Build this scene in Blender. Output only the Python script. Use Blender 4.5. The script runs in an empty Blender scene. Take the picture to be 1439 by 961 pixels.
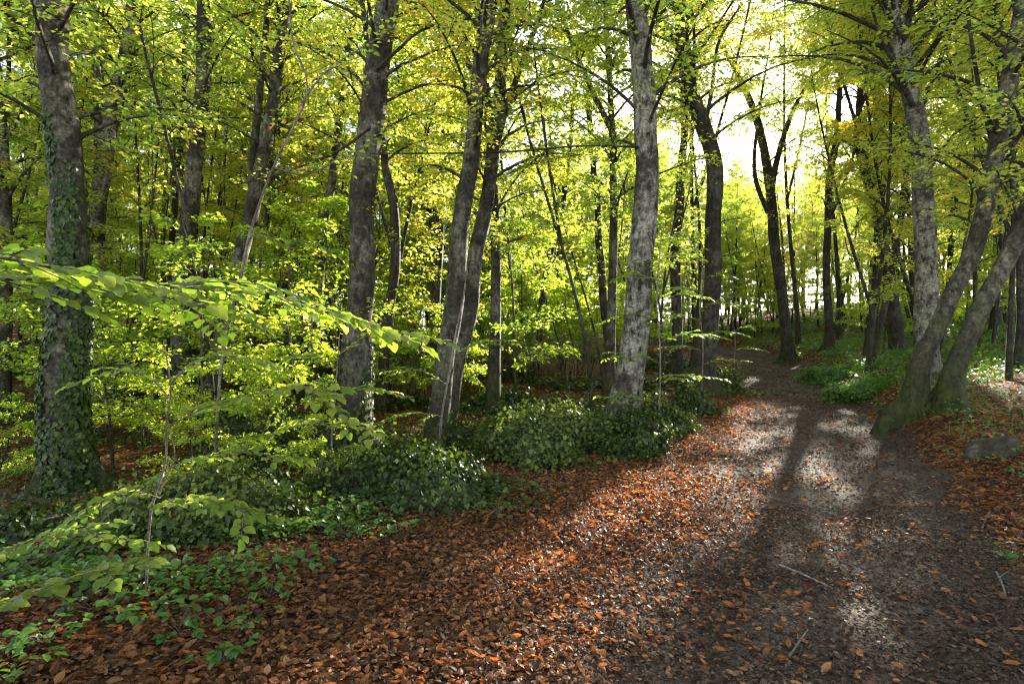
import bpy, math, random
import numpy as np
from mathutils import Vector

SEED = 11
rng = np.random.default_rng(SEED)
random.seed(SEED)
scene = bpy.context.scene
COL = scene.collection
CAM_Z = 1.6
F = 800.0                       # focal length in photo pixels

def P(px, py, d):
    """a spot d metres in front of the camera, seen at (px, py) in the photograph"""
    return np.array([d*(px-719.5)/F, d, CAM_Z + d*(480.5-py)/F])

SUN = np.array([470.5, 800.0, 335.5]); SUN = SUN/np.linalg.norm(SUN)
SUN_EL = math.asin(SUN[2]); SUN_AZ = math.atan2(SUN[0], SUN[1])

# ------------------------------------------------------------------ terrain
_w = np.random.default_rng(5)
_waves = [(_w.uniform(0, 6.28), _w.uniform(0.7, 1.3), _w.uniform(0, 6.28)) for _ in range(24)]
def bumps(x, y, wl, k=6, off=0):
    s = 0*x
    for a, f, p in _waves[off:off+k]:
        s = s + np.sin((np.cos(a)*x+np.sin(a)*y)*f*6.283/wl + p)
    return s/k
def sstep(a, b, t):
    t = np.clip((t-a)/(b-a), 0, 1)
    return t*t*(3-2*t)
XC_Y = [-20, 0, 2.67, 5.8, 8.5, 13, 18, 24, 30, 40, 60]
XC_X = [-9, -0.1, 1.3, 3.0, 4.3, 6.6, 8.5, 10.0, 10.4, 8.5, 4]
ZP_Y = [-20, 4, 6, 8.5, 13, 18, 24, 30, 40, 70, 400]
ZP_Z = [0, 0, .03, .11, .25, .50, .92, 1.25, 1.7, 2.4, 2.4]
XE_Y = [-20, 2.5, 3.7, 4.9, 6.1, 7.6, 8.3, 12, 17, 24, 40]
XE_X = [-16, -6.0, -4.4, -2.9, -0.9, 0.5, 1.4, 3.3, 5.9, 8.2, 6]
def smooth_interp(v, xs, ys):
    return (np.interp(v-.6, xs, ys)+2*np.interp(v, xs, ys)+np.interp(v+.6, xs, ys))/4
def path_x(y): return smooth_interp(y, XC_Y, XC_X)
def edge_x(y): return smooth_interp(y, XE_Y, XE_X)
def height(x, y):
    x = np.asarray(x, float); y = np.asarray(y, float)
    u = x - path_x(y); v = edge_x(y) - x
    zp = smooth_interp(y, ZP_Y, ZP_Z)
    z = zp + 0.02*np.clip(-u-1.2, 0, 3) - .035*np.exp(-((u-.55)/.28)**2) - .03*np.exp(-((u+.6)/.28)**2)
    # bank on the right
    s1 = np.interp(y, [0, 4, 6, 9, 20, 30], [.10, .12, .22, .52, .5, .35])
    z = z + s1*sstep(1.15, 2.25, u)*1.0 + .11*np.clip(u-1.9, 0, 30)*sstep(2, 8, y)
    # hollow and hillside on the left
    lw = sstep(0, 2.2, v)
    hill = np.interp(y, [0, 7, 8.5, 14, 20, 26, 40, 80, 400], [-.35, -.4, -.32, .25, 1.1, 1.8, 3.0, 4.2, 4.0])
    mid = np.interp(y, [0, 7, 8.5, 14, 20, 24, 32, 60, 400], [-.35, -.4, -.3, .2, 1.0, 1.15, .2, -3.5, -6.0])
    wl_ = sstep(-1.0, -10.0, x + .12*(y-10)) if False else sstep(1.0, 9.0, -x - .10*(y-10))
    hz = mid*(1-wl_) + hill*wl_ + .03*np.clip(-x-8, 0, 25)*sstep(6, 14, y)
    z = z*(1-lw) + hz*lw
    z = z + .07*bumps(x, y, 3.1)*sstep(1.3, 3.0, np.abs(u)) + .02*bumps(x, y, 1.1, off=6) + .010*bumps(x, y, .55, off=12)
    return z
def hz(x, y): return float(height(np.array([x]), np.array([y]))[0])
def pathness(x, y):
    u = x-path_x(y)-.18
    w = 1.50 + .22*bumps(x, y, 2.3, off=3) + .12*bumps(x, y, .8, off=9)
    return 1-sstep(w-.45, w+.25, np.abs(u))

# ------------------------------------------------------------------ mesh helpers
class Mesh:
    def __init__(s): s.v = []; s.f3 = []; s.f4 = []; s.n = 0; s.parts = []
    def add(s, v, f3=None, f4=None):
        s.parts.append((v, f3, f4))
        if f3 is not None and len(f3): s.f3.append(np.asarray(f3, np.int64)+s.n)
        if f4 is not None and len(f4): s.f4.append(np.asarray(f4, np.int64)+s.n)
        s.v.append(np.asarray(v, float)); s.n += len(v)
    def tube(s, pts, rad, sides=6, cap=True, rough=0.0, seed=0, roots=None):
        pts = np.asarray(pts, float); rad = np.asarray(rad, float); n = len(pts)
        t = np.gradient(pts, axis=0); t /= np.linalg.norm(t, axis=1)[:, None]+1e-9
        m = t.mean(0); ref = np.array([1., 0, 0]) if abs(m[2]) > .7*np.linalg.norm(m) else np.array([0, 0, 1.])
        a = np.cross(t, ref); a /= np.linalg.norm(a, axis=1)[:, None]+1e-9
        b = np.cross(t, a)
        th = np.arange(sides)/sides*2*np.pi
        r = rad[:, None]*np.ones(sides)
        if rough:
            k = np.arange(n)[:, None]
            r = r*(1+rough*(np.sin(2*th+seed+k*.35)*.6+np.sin(3*th-seed*2-k*.5)*.5+np.sin(5*th+seed*3+k*.9)*.35))
        if roots is not None:
            r = r*(1+.55*np.exp(-np.clip(roots, 0, 9)/.22)[:, None]*np.clip(np.sin(2.5*th+seed*1.7), 0, 1)**3*2-.08*np.exp(-np.clip(roots, 0, 9)/.3)[:, None])
        v = pts[:, None, :] + r[:, :, None]*(np.cos(th)[None, :, None]*a[:, None, :]+np.sin(th)[None, :, None]*b[:, None, :])
        i = np.arange(n-1)[:, None]*sides; j = np.arange(sides)[None, :]; j2 = (j+1) % sides
        f = np.stack([i+j, i+j2, i+sides+j2, i+sides+j], -1).reshape(-1, 4)
        v = v.reshape(-1, 3)
        if cap:
            v = np.vstack([v, pts[-1:]+t[-1:]*rad[-1]*.5]); c = n*sides; j = np.arange(sides)
            f3 = np.stack([(n-1)*sides+j, (n-1)*sides+(j+1) % sides, np.full(sides, c)], -1)
            s.add(v, f3, f)
        else: s.add(v, None, f)
    def leaves(s, pos, d, nrm, L, W, tpl):
        """many small leaves: tpl = (verts, tris, quads) with x across, y along, z up"""
        tv, t3, t4 = tpl
        n = len(pos); k = len(tv)
        if n == 0: return
        d = d/(np.linalg.norm(d, axis=1)[:, None]+1e-9)
        x = np.cross(d, nrm); x /= np.linalg.norm(x, axis=1)[:, None]+1e-9
        z = np.cross(x, d)
        L = np.broadcast_to(L, (n,)); W = np.broadcast_to(W, (n,))
        v = (pos[:, None, :] + (tv[None, :, 0]*W[:, None])[..., None]*x[:, None, :]
             + (tv[None, :, 1]*L[:, None])[..., None]*d[:, None, :] + (tv[None, :, 2]*L[:, None])[..., None]*z[:, None, :])
        o = (np.arange(n)*k)[:, None, None]
        s.add(v.reshape(-1, 3), (o+t3[None]).reshape(-1, 3) if len(t3) else None, (o+t4[None]).reshape(-1, 4) if len(t4) else None)
    def data(s, name, mat, smooth=True):
        me = bpy.data.meshes.new(name)
        v = np.vstack(s.v)
        f3 = np.vstack(s.f3) if s.f3 else np.zeros((0, 3), np.int64)
        f4 = np.vstack(s.f4) if s.f4 else np.zeros((0, 4), np.int64)
        me.vertices.add(len(v)); me.vertices.foreach_set('co', v.astype(np.float32).ravel())
        idx = np.concatenate([f3.ravel(), f4.ravel()]).astype(np.int32)
        me.loops.add(len(idx)); me.loops.foreach_set('vertex_index', idx)
        st = np.concatenate([np.arange(len(f3))*3, len(f3)*3+np.arange(len(f4))*4]).astype(np.int32)
        me.polygons.add(len(st)); me.polygons.foreach_set('loop_start', st)
        me.update(calc_edges=True)
        me.polygons.foreach_set('use_smooth', np.full(len(st), smooth))
        me.materials.append(mat)
        return me
    def build(s, name, mat, parent=None, smooth=True, loc=(0, 0, 0)):
        return link(name, s.data(name, mat, smooth), parent, loc)

def link(name, data, parent=None, loc=(0, 0, 0)):
    o = bpy.data.objects.new(name, data); COL.objects.link(o); o.location = loc
    if parent is not None: o.parent = parent
    return o
def tag(o, label=None, cat=None, group=None, kind=None):
    if label: o['label'] = label
    if cat: o['category'] = cat
    if group: o['group'] = group
    if kind: o['kind'] = kind
    return o
def thing(name, label, cat, loc, group=None):
    return tag(link(name, None, None, loc), label, cat, group)
def copy_thing(o, loc, rz=0, sc=1.0, label=None):
    c = o.copy(); COL.objects.link(c); c.location = loc; c.rotation_euler = (0, 0, rz); c.scale = (sc,)*3 if np.isscalar(sc) else sc
    if label: c['label'] = label
    for ch in o.children:
        k = ch.copy(); COL.objects.link(k); k.parent = c
    return c

A = np.array
LEAF_SMALL = (A([[0, 0, 0], [-.5, .45, .10], [0, 1, -.06], [.5, .45, .10]]), A([[0, 2, 1], [0, 3, 2]]), np.zeros((0, 4), int))
LEAF_MED = (A([[0, 0, 0], [0, .35, -.03], [0, .7, -.05], [0, 1, -.14], [-.42, .28, .07], [-.42, .66, .03], [.42, .28, .07], [.42, .66, .03]]),
            A([[0, 1, 4], [2, 3, 5], [0, 6, 1], [2, 7, 3]]), A([[4, 1, 2, 5], [1, 6, 7, 2]]))
LEAF_CURL = (A([[0, 0, .10], [0, .35, 0], [0, .7, .02], [0, 1, .20], [-.40, .28, .16], [-.38, .66, .20], [.42, .28, .10], [.36, .66, .16]]),
             A([[0, 1, 4], [2, 3, 5], [0, 6, 1], [2, 7, 3]]), A([[4, 1, 2, 5], [1, 6, 7, 2]]))
def _big():
    ys = [0, .10, .24, .40, .57, .73, .87, 1.0]; ws = [0, .24, .41, .49, .46, .35, .18, 0]
    v = []; 
    for i, y in enumerate(ys):
        zc = -.25*y*y*.8+.05*y; v.append((0, y, zc))
    L0 = len(ys)
    for sgn in (-1, 1):
        for i in range(1, 7):
            wv = .025 if i % 2 else -.02
            v.append((sgn*ws[i], ys[i]-.01, v[i][2]+.16*ws[i]+wv))
    f3, f4 = [], []
    for k, sgn in enumerate((-1, 1)):
        b = L0+6*k
        tri = [0, 1, b]; tri2 = [6, 7, b+5]
        if sgn > 0: tri = [0, b, 1]; tri2 = [6, b+5, 7]
        f3 += [tri, tri2]
        for i in range(5):
            q = [i+1, i+2, b+i+1, b+i]
            f4.append(q if sgn < 0 else q[::-1])
    return A(v, float), A(f3), A(f4)
LEAF_BIG = _big()
LEAF_IVY = (A([[0, 0, 0], [-.5, .12, .06], [-.42, .5, .04], [0, 1, -.1], [.42, .5, .04], [.5, .12, .06], [0, .45, -.03]]),
            A([[0, 6, 1], [1, 6, 2], [2, 6, 3], [3, 6, 4], [4, 6, 5], [5, 6, 0]])[:, ::-1], np.zeros((0, 4), int))
LEAF_BLADE = (A([[-.5, 0, 0], [.5, 0, 0], [.32, .55, .03], [-.32, .55, .03], [0, 1, -.1]]), A([[3, 2, 4]]), A([[0, 1, 2, 3]]))

# ------------------------------------------------------------------ materials
def new_mat(name):
    m = bpy.data.materials.new(name); m.use_nodes = True; nt = m.node_tree; nt.nodes.clear()
    out = nt.nodes.new('ShaderNodeOutputMaterial')
    def N(t, **kw):
        n = nt.nodes.new(t)
        for k, v in kw.items():
            if k.startswith('_'): setattr(n, k[1:], v)
            else: n.inputs[k].default_value = v
        return n
    def Lk(a, b): nt.links.new(a, b)
    return m, nt, out, N, Lk
def ramp(N, stops, interp='LINEAR'):
    r = N('ShaderNodeValToRGB'); cr = r.color_ramp; cr.interpolation = interp
    while len(cr.elements) < len(stops): cr.elements.new(.5)
    for e, (p, c) in zip(cr.elements, stops):
        e.position = p; e.color = (*c, 1)
    return r

def leaf_mat(name, stops, trans=.5, tboost=(1.5, 1.5, .6), rough=.45, spec=.35, tree_shift=True, objvar=.25, blotch=False):
    m, nt, out, N, Lk = new_mat(name)
    geo = N('ShaderNodeNewGeometry'); oi = N('ShaderNodeObjectInfo')
    pos = geo.outputs['Position']
    nz = N('ShaderNodeTexNoise', Scale=.45, Detail=2.0); Lk(pos, nz.inputs['Vector'])
    ma = N('ShaderNodeMath', _operation='MULTIPLY_ADD'); Lk(geo.outputs['Random Per Island'], ma.inputs[0]); ma.inputs[1].default_value = .62
    m3 = N('ShaderNodeMath', _operation='MULTIPLY_ADD'); Lk(nz.outputs['Fac'], m3.inputs[0]); m3.inputs[1].default_value = .55; m3.inputs[2].default_value = -.12
    Lk(m3.outputs[0], ma.inputs[2])
    m2 = N('ShaderNodeMath', _operation='MULTIPLY_ADD'); Lk(oi.outputs['Random'], m2.inputs[0]); m2.inputs[1].default_value = objvar if tree_shift else 0
    m2.inputs[2].default_value = -.5*objvar if tree_shift else 0
    ad = N('ShaderNodeMath', _operation='ADD', ); Lk(ma.outputs[0], ad.inputs[0]); Lk(m2.outputs[0], ad.inputs[1]); ad.use_clamp = True
    r = ramp(N, stops); Lk(ad.outputs[0], r.inputs['Fac'])
    col = r.outputs['Color']
    if blotch:
        nb_ = N('ShaderNodeTexNoise', Scale=38.0, Detail=5.0, Roughness=.7); Lk(pos, nb_.inputs['Vector'])
        rb_ = ramp(N, [(.30, (1.5, .75, .6)), (.38, (.85, .85, .85)), (.62, (1.2, 1.2, 1.25))]); Lk(nb_.outputs['Fac'], rb_.inputs['Fac'])
        bm_ = N('ShaderNodeMix', _data_type='RGBA', _blend_type='MULTIPLY'); bm_.inputs[0].default_value = 1.0; Lk(col, bm_.inputs[6]); Lk(rb_.outputs['Color'], bm_.inputs[7]); col = bm_.outputs[2]
    pr = N('ShaderNodeBsdfPrincipled', Roughness=rough); pr.inputs['Specular IOR Level'].default_value = spec
    Lk(col, pr.inputs['Base Color'])
    mul = N('ShaderNodeMix', _data_type='RGBA', _blend_type='MULTIPLY'); mul.inputs[0].default_value = 1.0
    Lk(col, mul.inputs[6]); mul.inputs[7].default_value = (*tboost, 1); mul.clamp_result = True
    tr = N('ShaderNodeBsdfTranslucent'); Lk(mul.outputs[2], tr.inputs['Color'])
    mx = N('ShaderNodeMixShader'); mx.inputs[0].default_value = trans
    Lk(pr.outputs[0], mx.inputs[1]); Lk(tr.outputs[0], mx.inputs[2]); Lk(mx.outputs[0], out.inputs['Surface'])
    return m

M = {}
M['canopy'] = leaf_mat('beech_foliage', [(0, (.085, .14, .026)), (.38, (.17, .225, .038)), (.67, (.27, .285, .050)), (.88, (.37, .30, .055)), (.98, (.36, .16, .035))],
                       trans=.65, tboost=(2.8, 2.65, 1.8), objvar=.40)
M['young'] = leaf_mat('young_beech_foliage', [(0, (.075, .125, .020)), (.4, (.155, .215, .030)), (.75, (.25, .275, .038)), (.95, (.34, .31, .03)), (1, (.40, .20, .03))],
                      trans=.64, tboost=(3.0, 3.0, 1.3))
M['sapling'] = leaf_mat('sapling_leaf', [(0, (.08, .14, .022)), (.5, (.16, .23, .032)), (.82, (.25, .30, .045)), (1, (.38, .28, .05))],
                        trans=.66, tboost=(2.35, 2.3, 1.1), rough=.4, blotch=True, tree_shift=False)
M['ivy'] = leaf_mat('ivy_leaf', [(0, (.011, .022, .005)), (.45, (.032, .054, .010)), (.78, (.085, .115, .018)), (1, (.20, .19, .03))],
                    trans=.30, tboost=(1.9, 1.8, .6), rough=.42, spec=.22, blotch=True)
M['herb'] = leaf_mat('herb_leaf', [(0, (.03, .075, .016)), (.5, (.06, .13, .022)), (.85, (.11, .19, .03)), (1, (.22, .22, .03))],
                     trans=.42, tboost=(1.6, 1.7, .5), rough=.4)
M['litter'] = leaf_mat('fallen_leaf', [(0, (.016, .009, .006)), (.22, (.045, .023, .012)), (.42, (.095, .050, .022)), (.58, (.165, .078, .027)),
                                       (.70, (.25, .105, .030)), (.82, (.27, .17, .085)), (.92, (.38, .27, .14)), (1, (.38, .28, .04))],
                       trans=.34, blotch=True, tboost=(2.3, 1.2, .55), rough=.55, spec=.15, tree_shift=False)
M['crumb'] = leaf_mat('trodden_leaf', [(0, (.022, .015, .010)), (.4, (.06, .040, .026)), (.7, (.11, .070, .042)), (.9, (.20, .14, .09)), (1, (.26, .11, .04))],
                      trans=.08, tboost=(1.4, 1.0, .6), rough=.8, spec=.06, tree_shift=False)

def bark_mat(name, dark, mid, pale, moss=0.0, band=0.0, pale_amt=.5, scale=1.0):
    m, nt, out, N, Lk = new_mat(name)
    tc = N('ShaderNodeTexCoord')
    mp = N('ShaderNodeMapping'); mp.inputs['Scale'].default_value = (6*scale, 6*scale, 3.0*scale); Lk(tc.outputs['Object'], mp.inputs['Vector'])
    n1 = N('ShaderNodeTexNoise', Scale=2.0, Detail=8.0, Roughness=.65); Lk(mp.outputs[0], n1.inputs['Vector'])
    mp2 = N('ShaderNodeMapping'); mp2.inputs['Scale'].default_value = (3, 3, 14); Lk(tc.outputs['Object'], mp2.inputs['Vector'])
    n2 = N('ShaderNodeTexNoise', Scale=1.6, Detail=6.0, Roughness=.6); Lk(mp2.outputs[0], n2.inputs['Vector'])
    n3 = N('ShaderNodeTexNoise', Scale=1.7, Detail=6.0, Roughness=.7); Lk(tc.outputs['Object'], n3.inputs['Vector'])
    r1 = ramp(N, [(.30, dark), (.52, mid), (.72, tuple(np.array(mid)*1.5))]); Lk(n1.outputs['Fac'], r1.inputs['Fac'])
    n4 = N('ShaderNodeTexNoise', Scale=22.0*scale, Detail=8.0, Roughness=.75); Lk(tc.outputs['Object'], n4.inputs['Vector'])
    r4 = ramp(N, [(.34, (.35, .35, .35)), (.5, (1, 1, 1)), (.66, (1.9, 1.85, 1.7))]); Lk(n4.outputs['Fac'], r4.inputs['Fac'])
    r3 = ramp(N, [(.5-.18*pale_amt, (0, 0, 0)), (.62-.12*pale_amt, (1, 1, 1))]); Lk(n3.outputs['Fac'], r3.inputs['Fac'])
    gm = N('ShaderNodeMath', _operation='MULTIPLY'); Lk(r3.outputs['Color'], gm.inputs[0])
    r1b = ramp(N, [(.36, (0, 0, 0)), (.56, (1, 1, 1))]); Lk(n1.outputs['Fac'], r1b.inputs['Fac']); Lk(r1b.outputs['Color'], gm.inputs[1])
    g2 = N('ShaderNodeMath', _operation='MULTIPLY'); Lk(gm.outputs[0], g2.inputs[0]); g2.inputs[1].default_value = .85
    mx = N('ShaderNodeMix', _data_type='RGBA'); Lk(g2.outputs[0], mx.inputs[0]); Lk(r1.outputs['Color'], mx.inputs[6]); mx.inputs[7].default_value = (*pale, 1)
    fm = N('ShaderNodeMix', _data_type='RGBA', _blend_type='MULTIPLY'); fm.inputs[0].default_value = 1.0
    Lk(mx.outputs[2], fm.inputs[6]); Lk(r4.outputs['Color'], fm.inputs[7])
    col = fm.outputs[2]
    if band:
        rb = ramp(N, [(.56, (0, 0, 0)), (.66, (1, 1, 1))]); Lk(n2.outputs['Fac'], rb.inputs['Fac'])
        bm = N('ShaderNodeMath', _operation='MULTIPLY'); Lk(rb.outputs['Color'], bm.inputs[0]); bm.inputs[1].default_value = band
        mb = N('ShaderNodeMix', _data_type='RGBA'); Lk(bm.outputs[0], mb.inputs[0]); Lk(col, mb.inputs[6]); mb.inputs[7].default_value = (*dark, 1)
        col = mb.outputs[2]
    if moss:
        sx = N('ShaderNodeSeparateXYZ'); Lk(tc.outputs['Object'], sx.inputs[0])
        mr = N('ShaderNodeMapRange'); Lk(sx.outputs['Z'], mr.inputs['Value']); mr.inputs['From Min'].default_value = -.2; mr.inputs['From Max'].default_value = 2.6
        mr.inputs['To Min'].default_value = .30*moss; mr.inputs['To Max'].default_value = -.12
        am = N('ShaderNodeMath', _operation='ADD'); Lk(n3.outputs['Fac'], am.inputs[0]); Lk(mr.outputs[0], am.inputs[1])
        rm = ramp(N, [(.54, (0, 0, 0)), (.68, (1, 1, 1))]); Lk(am.outputs[0], rm.inputs['Fac'])
        mm = N('ShaderNodeMix', _data_type='RGBA'); Lk(rm.outputs['Color'], mm.inputs[0]); Lk(col, mm.inputs[6])
        rc = ramp(N, [(.35, (.012, .015, .004)), (.62, (.045, .046, .011))]); Lk(n1.outputs['Fac'], rc.inputs['Fac']); Lk(rc.outputs['Color'], mm.inputs[7])
        col = mm.outputs[2]
    pr = N('ShaderNodeBsdfPrincipled', Roughness=.85); pr.inputs['Specular IOR Level'].default_value = .2
    Lk(col, pr.inputs['Base Color'])
    hsum = N('ShaderNodeMath', _operation='ADD'); Lk(n1.outputs['Fac'], hsum.inputs[0])
    hm = N('ShaderNodeMath', _operation='MULTIPLY'); Lk(n2.outputs['Fac'], hm.inputs[0]); hm.inputs[1].default_value = .5; Lk(hm.outputs[0], hsum.inputs[1])
    h2 = N('ShaderNodeMath', _operation='MULTIPLY_ADD'); Lk(n4.outputs['Fac'], h2.inputs[0]); h2.inputs[1].default_value = .5; Lk(hsum.outputs[0], h2.inputs[2]); hsum = h2
    bp = N('ShaderNodeBump', Strength=.9, Distance=.04); Lk(hsum.outputs[0], bp.inputs['Height']); Lk(bp.outputs[0], pr.inputs['Normal'])
    Lk(pr.outputs[0], out.inputs['Surface'])
    return m
M['bark'] = bark_mat('beech_bark', (.010, .008, .005), (.030, .025, .015), (.14, .128, .088), moss=.8, band=.35, pale_amt=.35)
M['bark_pale'] = bark_mat('birch_bark', (.013, .010, .006), (.041, .033, .021), (.27, .25, .195), moss=.5, band=.7, pale_amt=.55)
M['bark_moss'] = bark_mat('mossy_bark', (.012, .010, .006), (.036, .030, .018), (.15, .135, .095), moss=.95, band=.45, pale_amt=.25)
M['bark_dark'] = bark_mat('dark_bark', (.010, .008, .006), (.030, .025, .017), (.09, .082, .065), moss=.6, band=.2, pale_amt=.15)
M['twig'] = bark_mat('twig_bark', (.05, .04, .03), (.13, .10, .075), (.26, .24, .2), band=.2, pale_amt=.3, scale=3)

M['dead'] = bark_mat('dry_stem', (.06, .035, .018), (.16, .10, .05), (.28, .2, .12), scale=3)
def ground_mat():
    m, nt, out, N, Lk = new_mat('forest_floor')
    tc = N('ShaderNodeTexCoord'); at = N('ShaderNodeAttribute', _attribute_name='pathness')
    pos = tc.outputs['Object']
    # leaf mould
    vo = N('ShaderNodeTexVoronoi', Scale=17.0); Lk(pos, vo.inputs['Vector'])
    sp = N('ShaderNodeSeparateColor'); Lk(vo.outputs['Color'], sp.inputs[0])
    r = ramp(N, [(0, (.03, .015, .009)), (.35, (.075, .034, .015)), (.6, (.14, .056, .018)), (.85, (.24, .10, .028)), (1, (.34, .20, .075))])
    Lk(sp.outputs[0], r.inputs['Fac'])
    n1 = N('ShaderNodeTexNoise', Scale=.8, Detail=8.0, Roughness=.65); Lk(pos, n1.inputs['Vector'])
    rn = ramp(N, [(.3, (.35, .33, .30)), (.7, (1, 1, 1))]); Lk(n1.outputs['Fac'], rn.inputs['Fac'])
    ml = N('ShaderNodeMix', _data_type='RGBA', _blend_type='MULTIPLY'); ml.inputs[0].default_value = 1; Lk(r.outputs['Color'], ml.inputs[6]); Lk(rn.outputs['Color'], ml.inputs[7])
    # trodden earth
    n2 = N('ShaderNodeTexNoise', Scale=26.0, Detail=9.0, Roughness=.75); Lk(pos, n2.inputs['Vector'])
    n3 = N('ShaderNodeTexNoise', Scale=1.3, Detail=6.0, Roughness=.6); Lk(pos, n3.inputs['Vector'])
    re_ = ramp(N, [(.3, (.028, .021, .014)), (.5, (.078, .058, .040)), (.68, (.145, .112, .080)), (.8, (.25, .205, .155))]); Lk(n2.outputs['Fac'], re_.inputs['Fac'])
    rg = ramp(N, [(.3, (.55, .52, .5)), (.7, (1.0, 1.0, 1.0))]); Lk(n3.outputs['Fac'], rg.inputs['Fac'])
    me = N('ShaderNodeMix', _data_type='RGBA', _blend_type='MULTIPLY'); me.inputs[0].default_value = 1; Lk(re_.outputs['Color'], me.inputs[6]); Lk(rg.outputs['Color'], me.inputs[7])
    ap = N('ShaderNodeMath', _operation='ADD'); Lk(at.outputs['Fac'], ap.inputs[0])
    nn = N('ShaderNodeMath', _operation='MULTIPLY_ADD'); Lk(n2.outputs['Fac'], nn.inputs[0]); nn.inputs[1].default_value = 1.2; nn.inputs[2].default_value = -.6; Lk(nn.outputs[0], ap.inputs[1])
    rp = ramp(N, [(.35, (0, 0, 0)), (.65, (1, 1, 1))]); Lk(ap.outputs[0], rp.inputs['Fac'])
    mx = N('ShaderNodeMix', _data_type='RGBA'); Lk(rp.outputs['Color'], mx.inputs[0]); Lk(ml.outputs[2], mx.inputs[6]); Lk(me.outputs[2], mx.inputs[7])
    pr = N('ShaderNodeBsdfPrincipled', Roughness=.9); pr.inputs['Specular IOR Level'].default_value = .06; Lk(mx.outputs[2], pr.inputs['Base Color'])
    vo2 = N('ShaderNodeTexVoronoi', Scale=40.0); Lk(pos, vo2.inputs['Vector'])
    hs = N('ShaderNodeMath', _operation='MULTIPLY_ADD'); Lk(vo2.outputs['Distance'], hs.inputs[0]); hs.inputs[1].default_value = -.6; Lk(n2.outputs['Fac'], hs.inputs[2])
    b = N('ShaderNodeBump', Strength=.9, Distance=.03); Lk(hs.outputs[0], b.inputs['Height']); Lk(b.outputs[0], pr.inputs['Normal'])
    Lk(pr.outputs[0], out.inputs['Surface'])
    return m
M['ground'] = ground_mat()

def rock_mat(name='mossy_stone', moss=.45):
    m, nt, out, N, Lk = new_mat(name)
    tc = N('ShaderNodeTexCoord')
    n1 = N('ShaderNodeTexNoise', Scale=5.0, Detail=9.0, Roughness=.7); Lk(tc.outputs['Object'], n1.inputs['Vector'])
    n2 = N('ShaderNodeTexNoise', Scale=2.2, Detail=5.0); Lk(tc.outputs['Object'], n2.inputs['Vector'])
    r = ramp(N, [(.3, (.014, .011, .008)), (.55, (.052, .042, .030)), (.72, (.16, .14, .11))]); Lk(n1.outputs['Fac'], r.inputs['Fac'])
    rm = ramp(N, [(moss, (0, 0, 0)), (moss+.13, (1, 1, 1))]); Lk(n2.outputs['Fac'], rm.inputs['Fac'])
    mx = N('ShaderNodeMix', _data_type='RGBA'); Lk(rm.outputs['Color'], mx.inputs[0]); Lk(r.outputs['Color'], mx.inputs[6]); mx.inputs[7].default_value = (.028, .036, .012, 1)
    pr = N('ShaderNodeBsdfPrincipled', Roughness=.9); pr.inputs['Specular IOR Level'].default_value = .08; Lk(mx.outputs[2], pr.inputs['Base Color'])
    b = N('ShaderNodeBump', Strength=.7, Distance=.04); Lk(n1.outputs['Fac'], b.inputs['Height']); Lk(b.outputs[0], pr.inputs['Normal'])
    Lk(pr.outputs[0], out.inputs['Surface'])
    return m
M['rock'] = rock_mat(); M['stone'] = rock_mat('bare_stone', .58)

# ------------------------------------------------------------------ ground and path (one grid, split along the track)
def axis(lo, hi, a, b, step, g=1.16):
    core = list(np.arange(a, b+1e-6, step)); s = step; p = b
    while p < hi: s *= g; p += s; core.append(p)
    s = step; p = a; pre = []
    while p > lo: s *= g; p -= s; pre.append(p)
    return np.array(pre[::-1]+core)
gx = axis(-500, 500, -9, 13, .10); gy = axis(-60, 600, .6, 27, .10)
GX, GY = np.meshgrid(gx, gy)
GZ = height(GX, GY)
GV = np.stack([GX, GY, GZ], -1).reshape(-1, 3)
nx, ny = len(gx), len(gy)
ii, jj = np.meshgrid(np.arange(ny-1), np.arange(nx-1), indexing='ij')
q = np.stack([ii*nx+jj, ii*nx+jj+1, (ii+1)*nx+jj+1, (ii+1)*nx+jj], -1).reshape(-1, 4)
cx = GV[q][:, :, 0].mean(1); cy = GV[q][:, :, 1].mean(1)
onpath = (np.abs(cx-path_x(cy)-.15) < 1.75) & (cy > -19) & (cy < 45)
PN = pathness(GV[:, 0], GV[:, 1])
def sub_sheet(name, faces):
    used = np.unique(faces); mp_ = -np.ones(len(GV), int); mp_[used] = np.arange(len(used))
    b = Mesh(); b.add(GV[used], None, mp_[faces])
    me = b.data(name, M['ground'])
    at = me.attributes.new('pathness', 'FLOAT', 'POINT'); at.data.foreach_set('value', PN[used].astype(np.float32))
    o = link(name, me); tag(o, kind='structure'); return o
sub_sheet('ground', q[~onpath]); sub_sheet('path', q[onpath])

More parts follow.
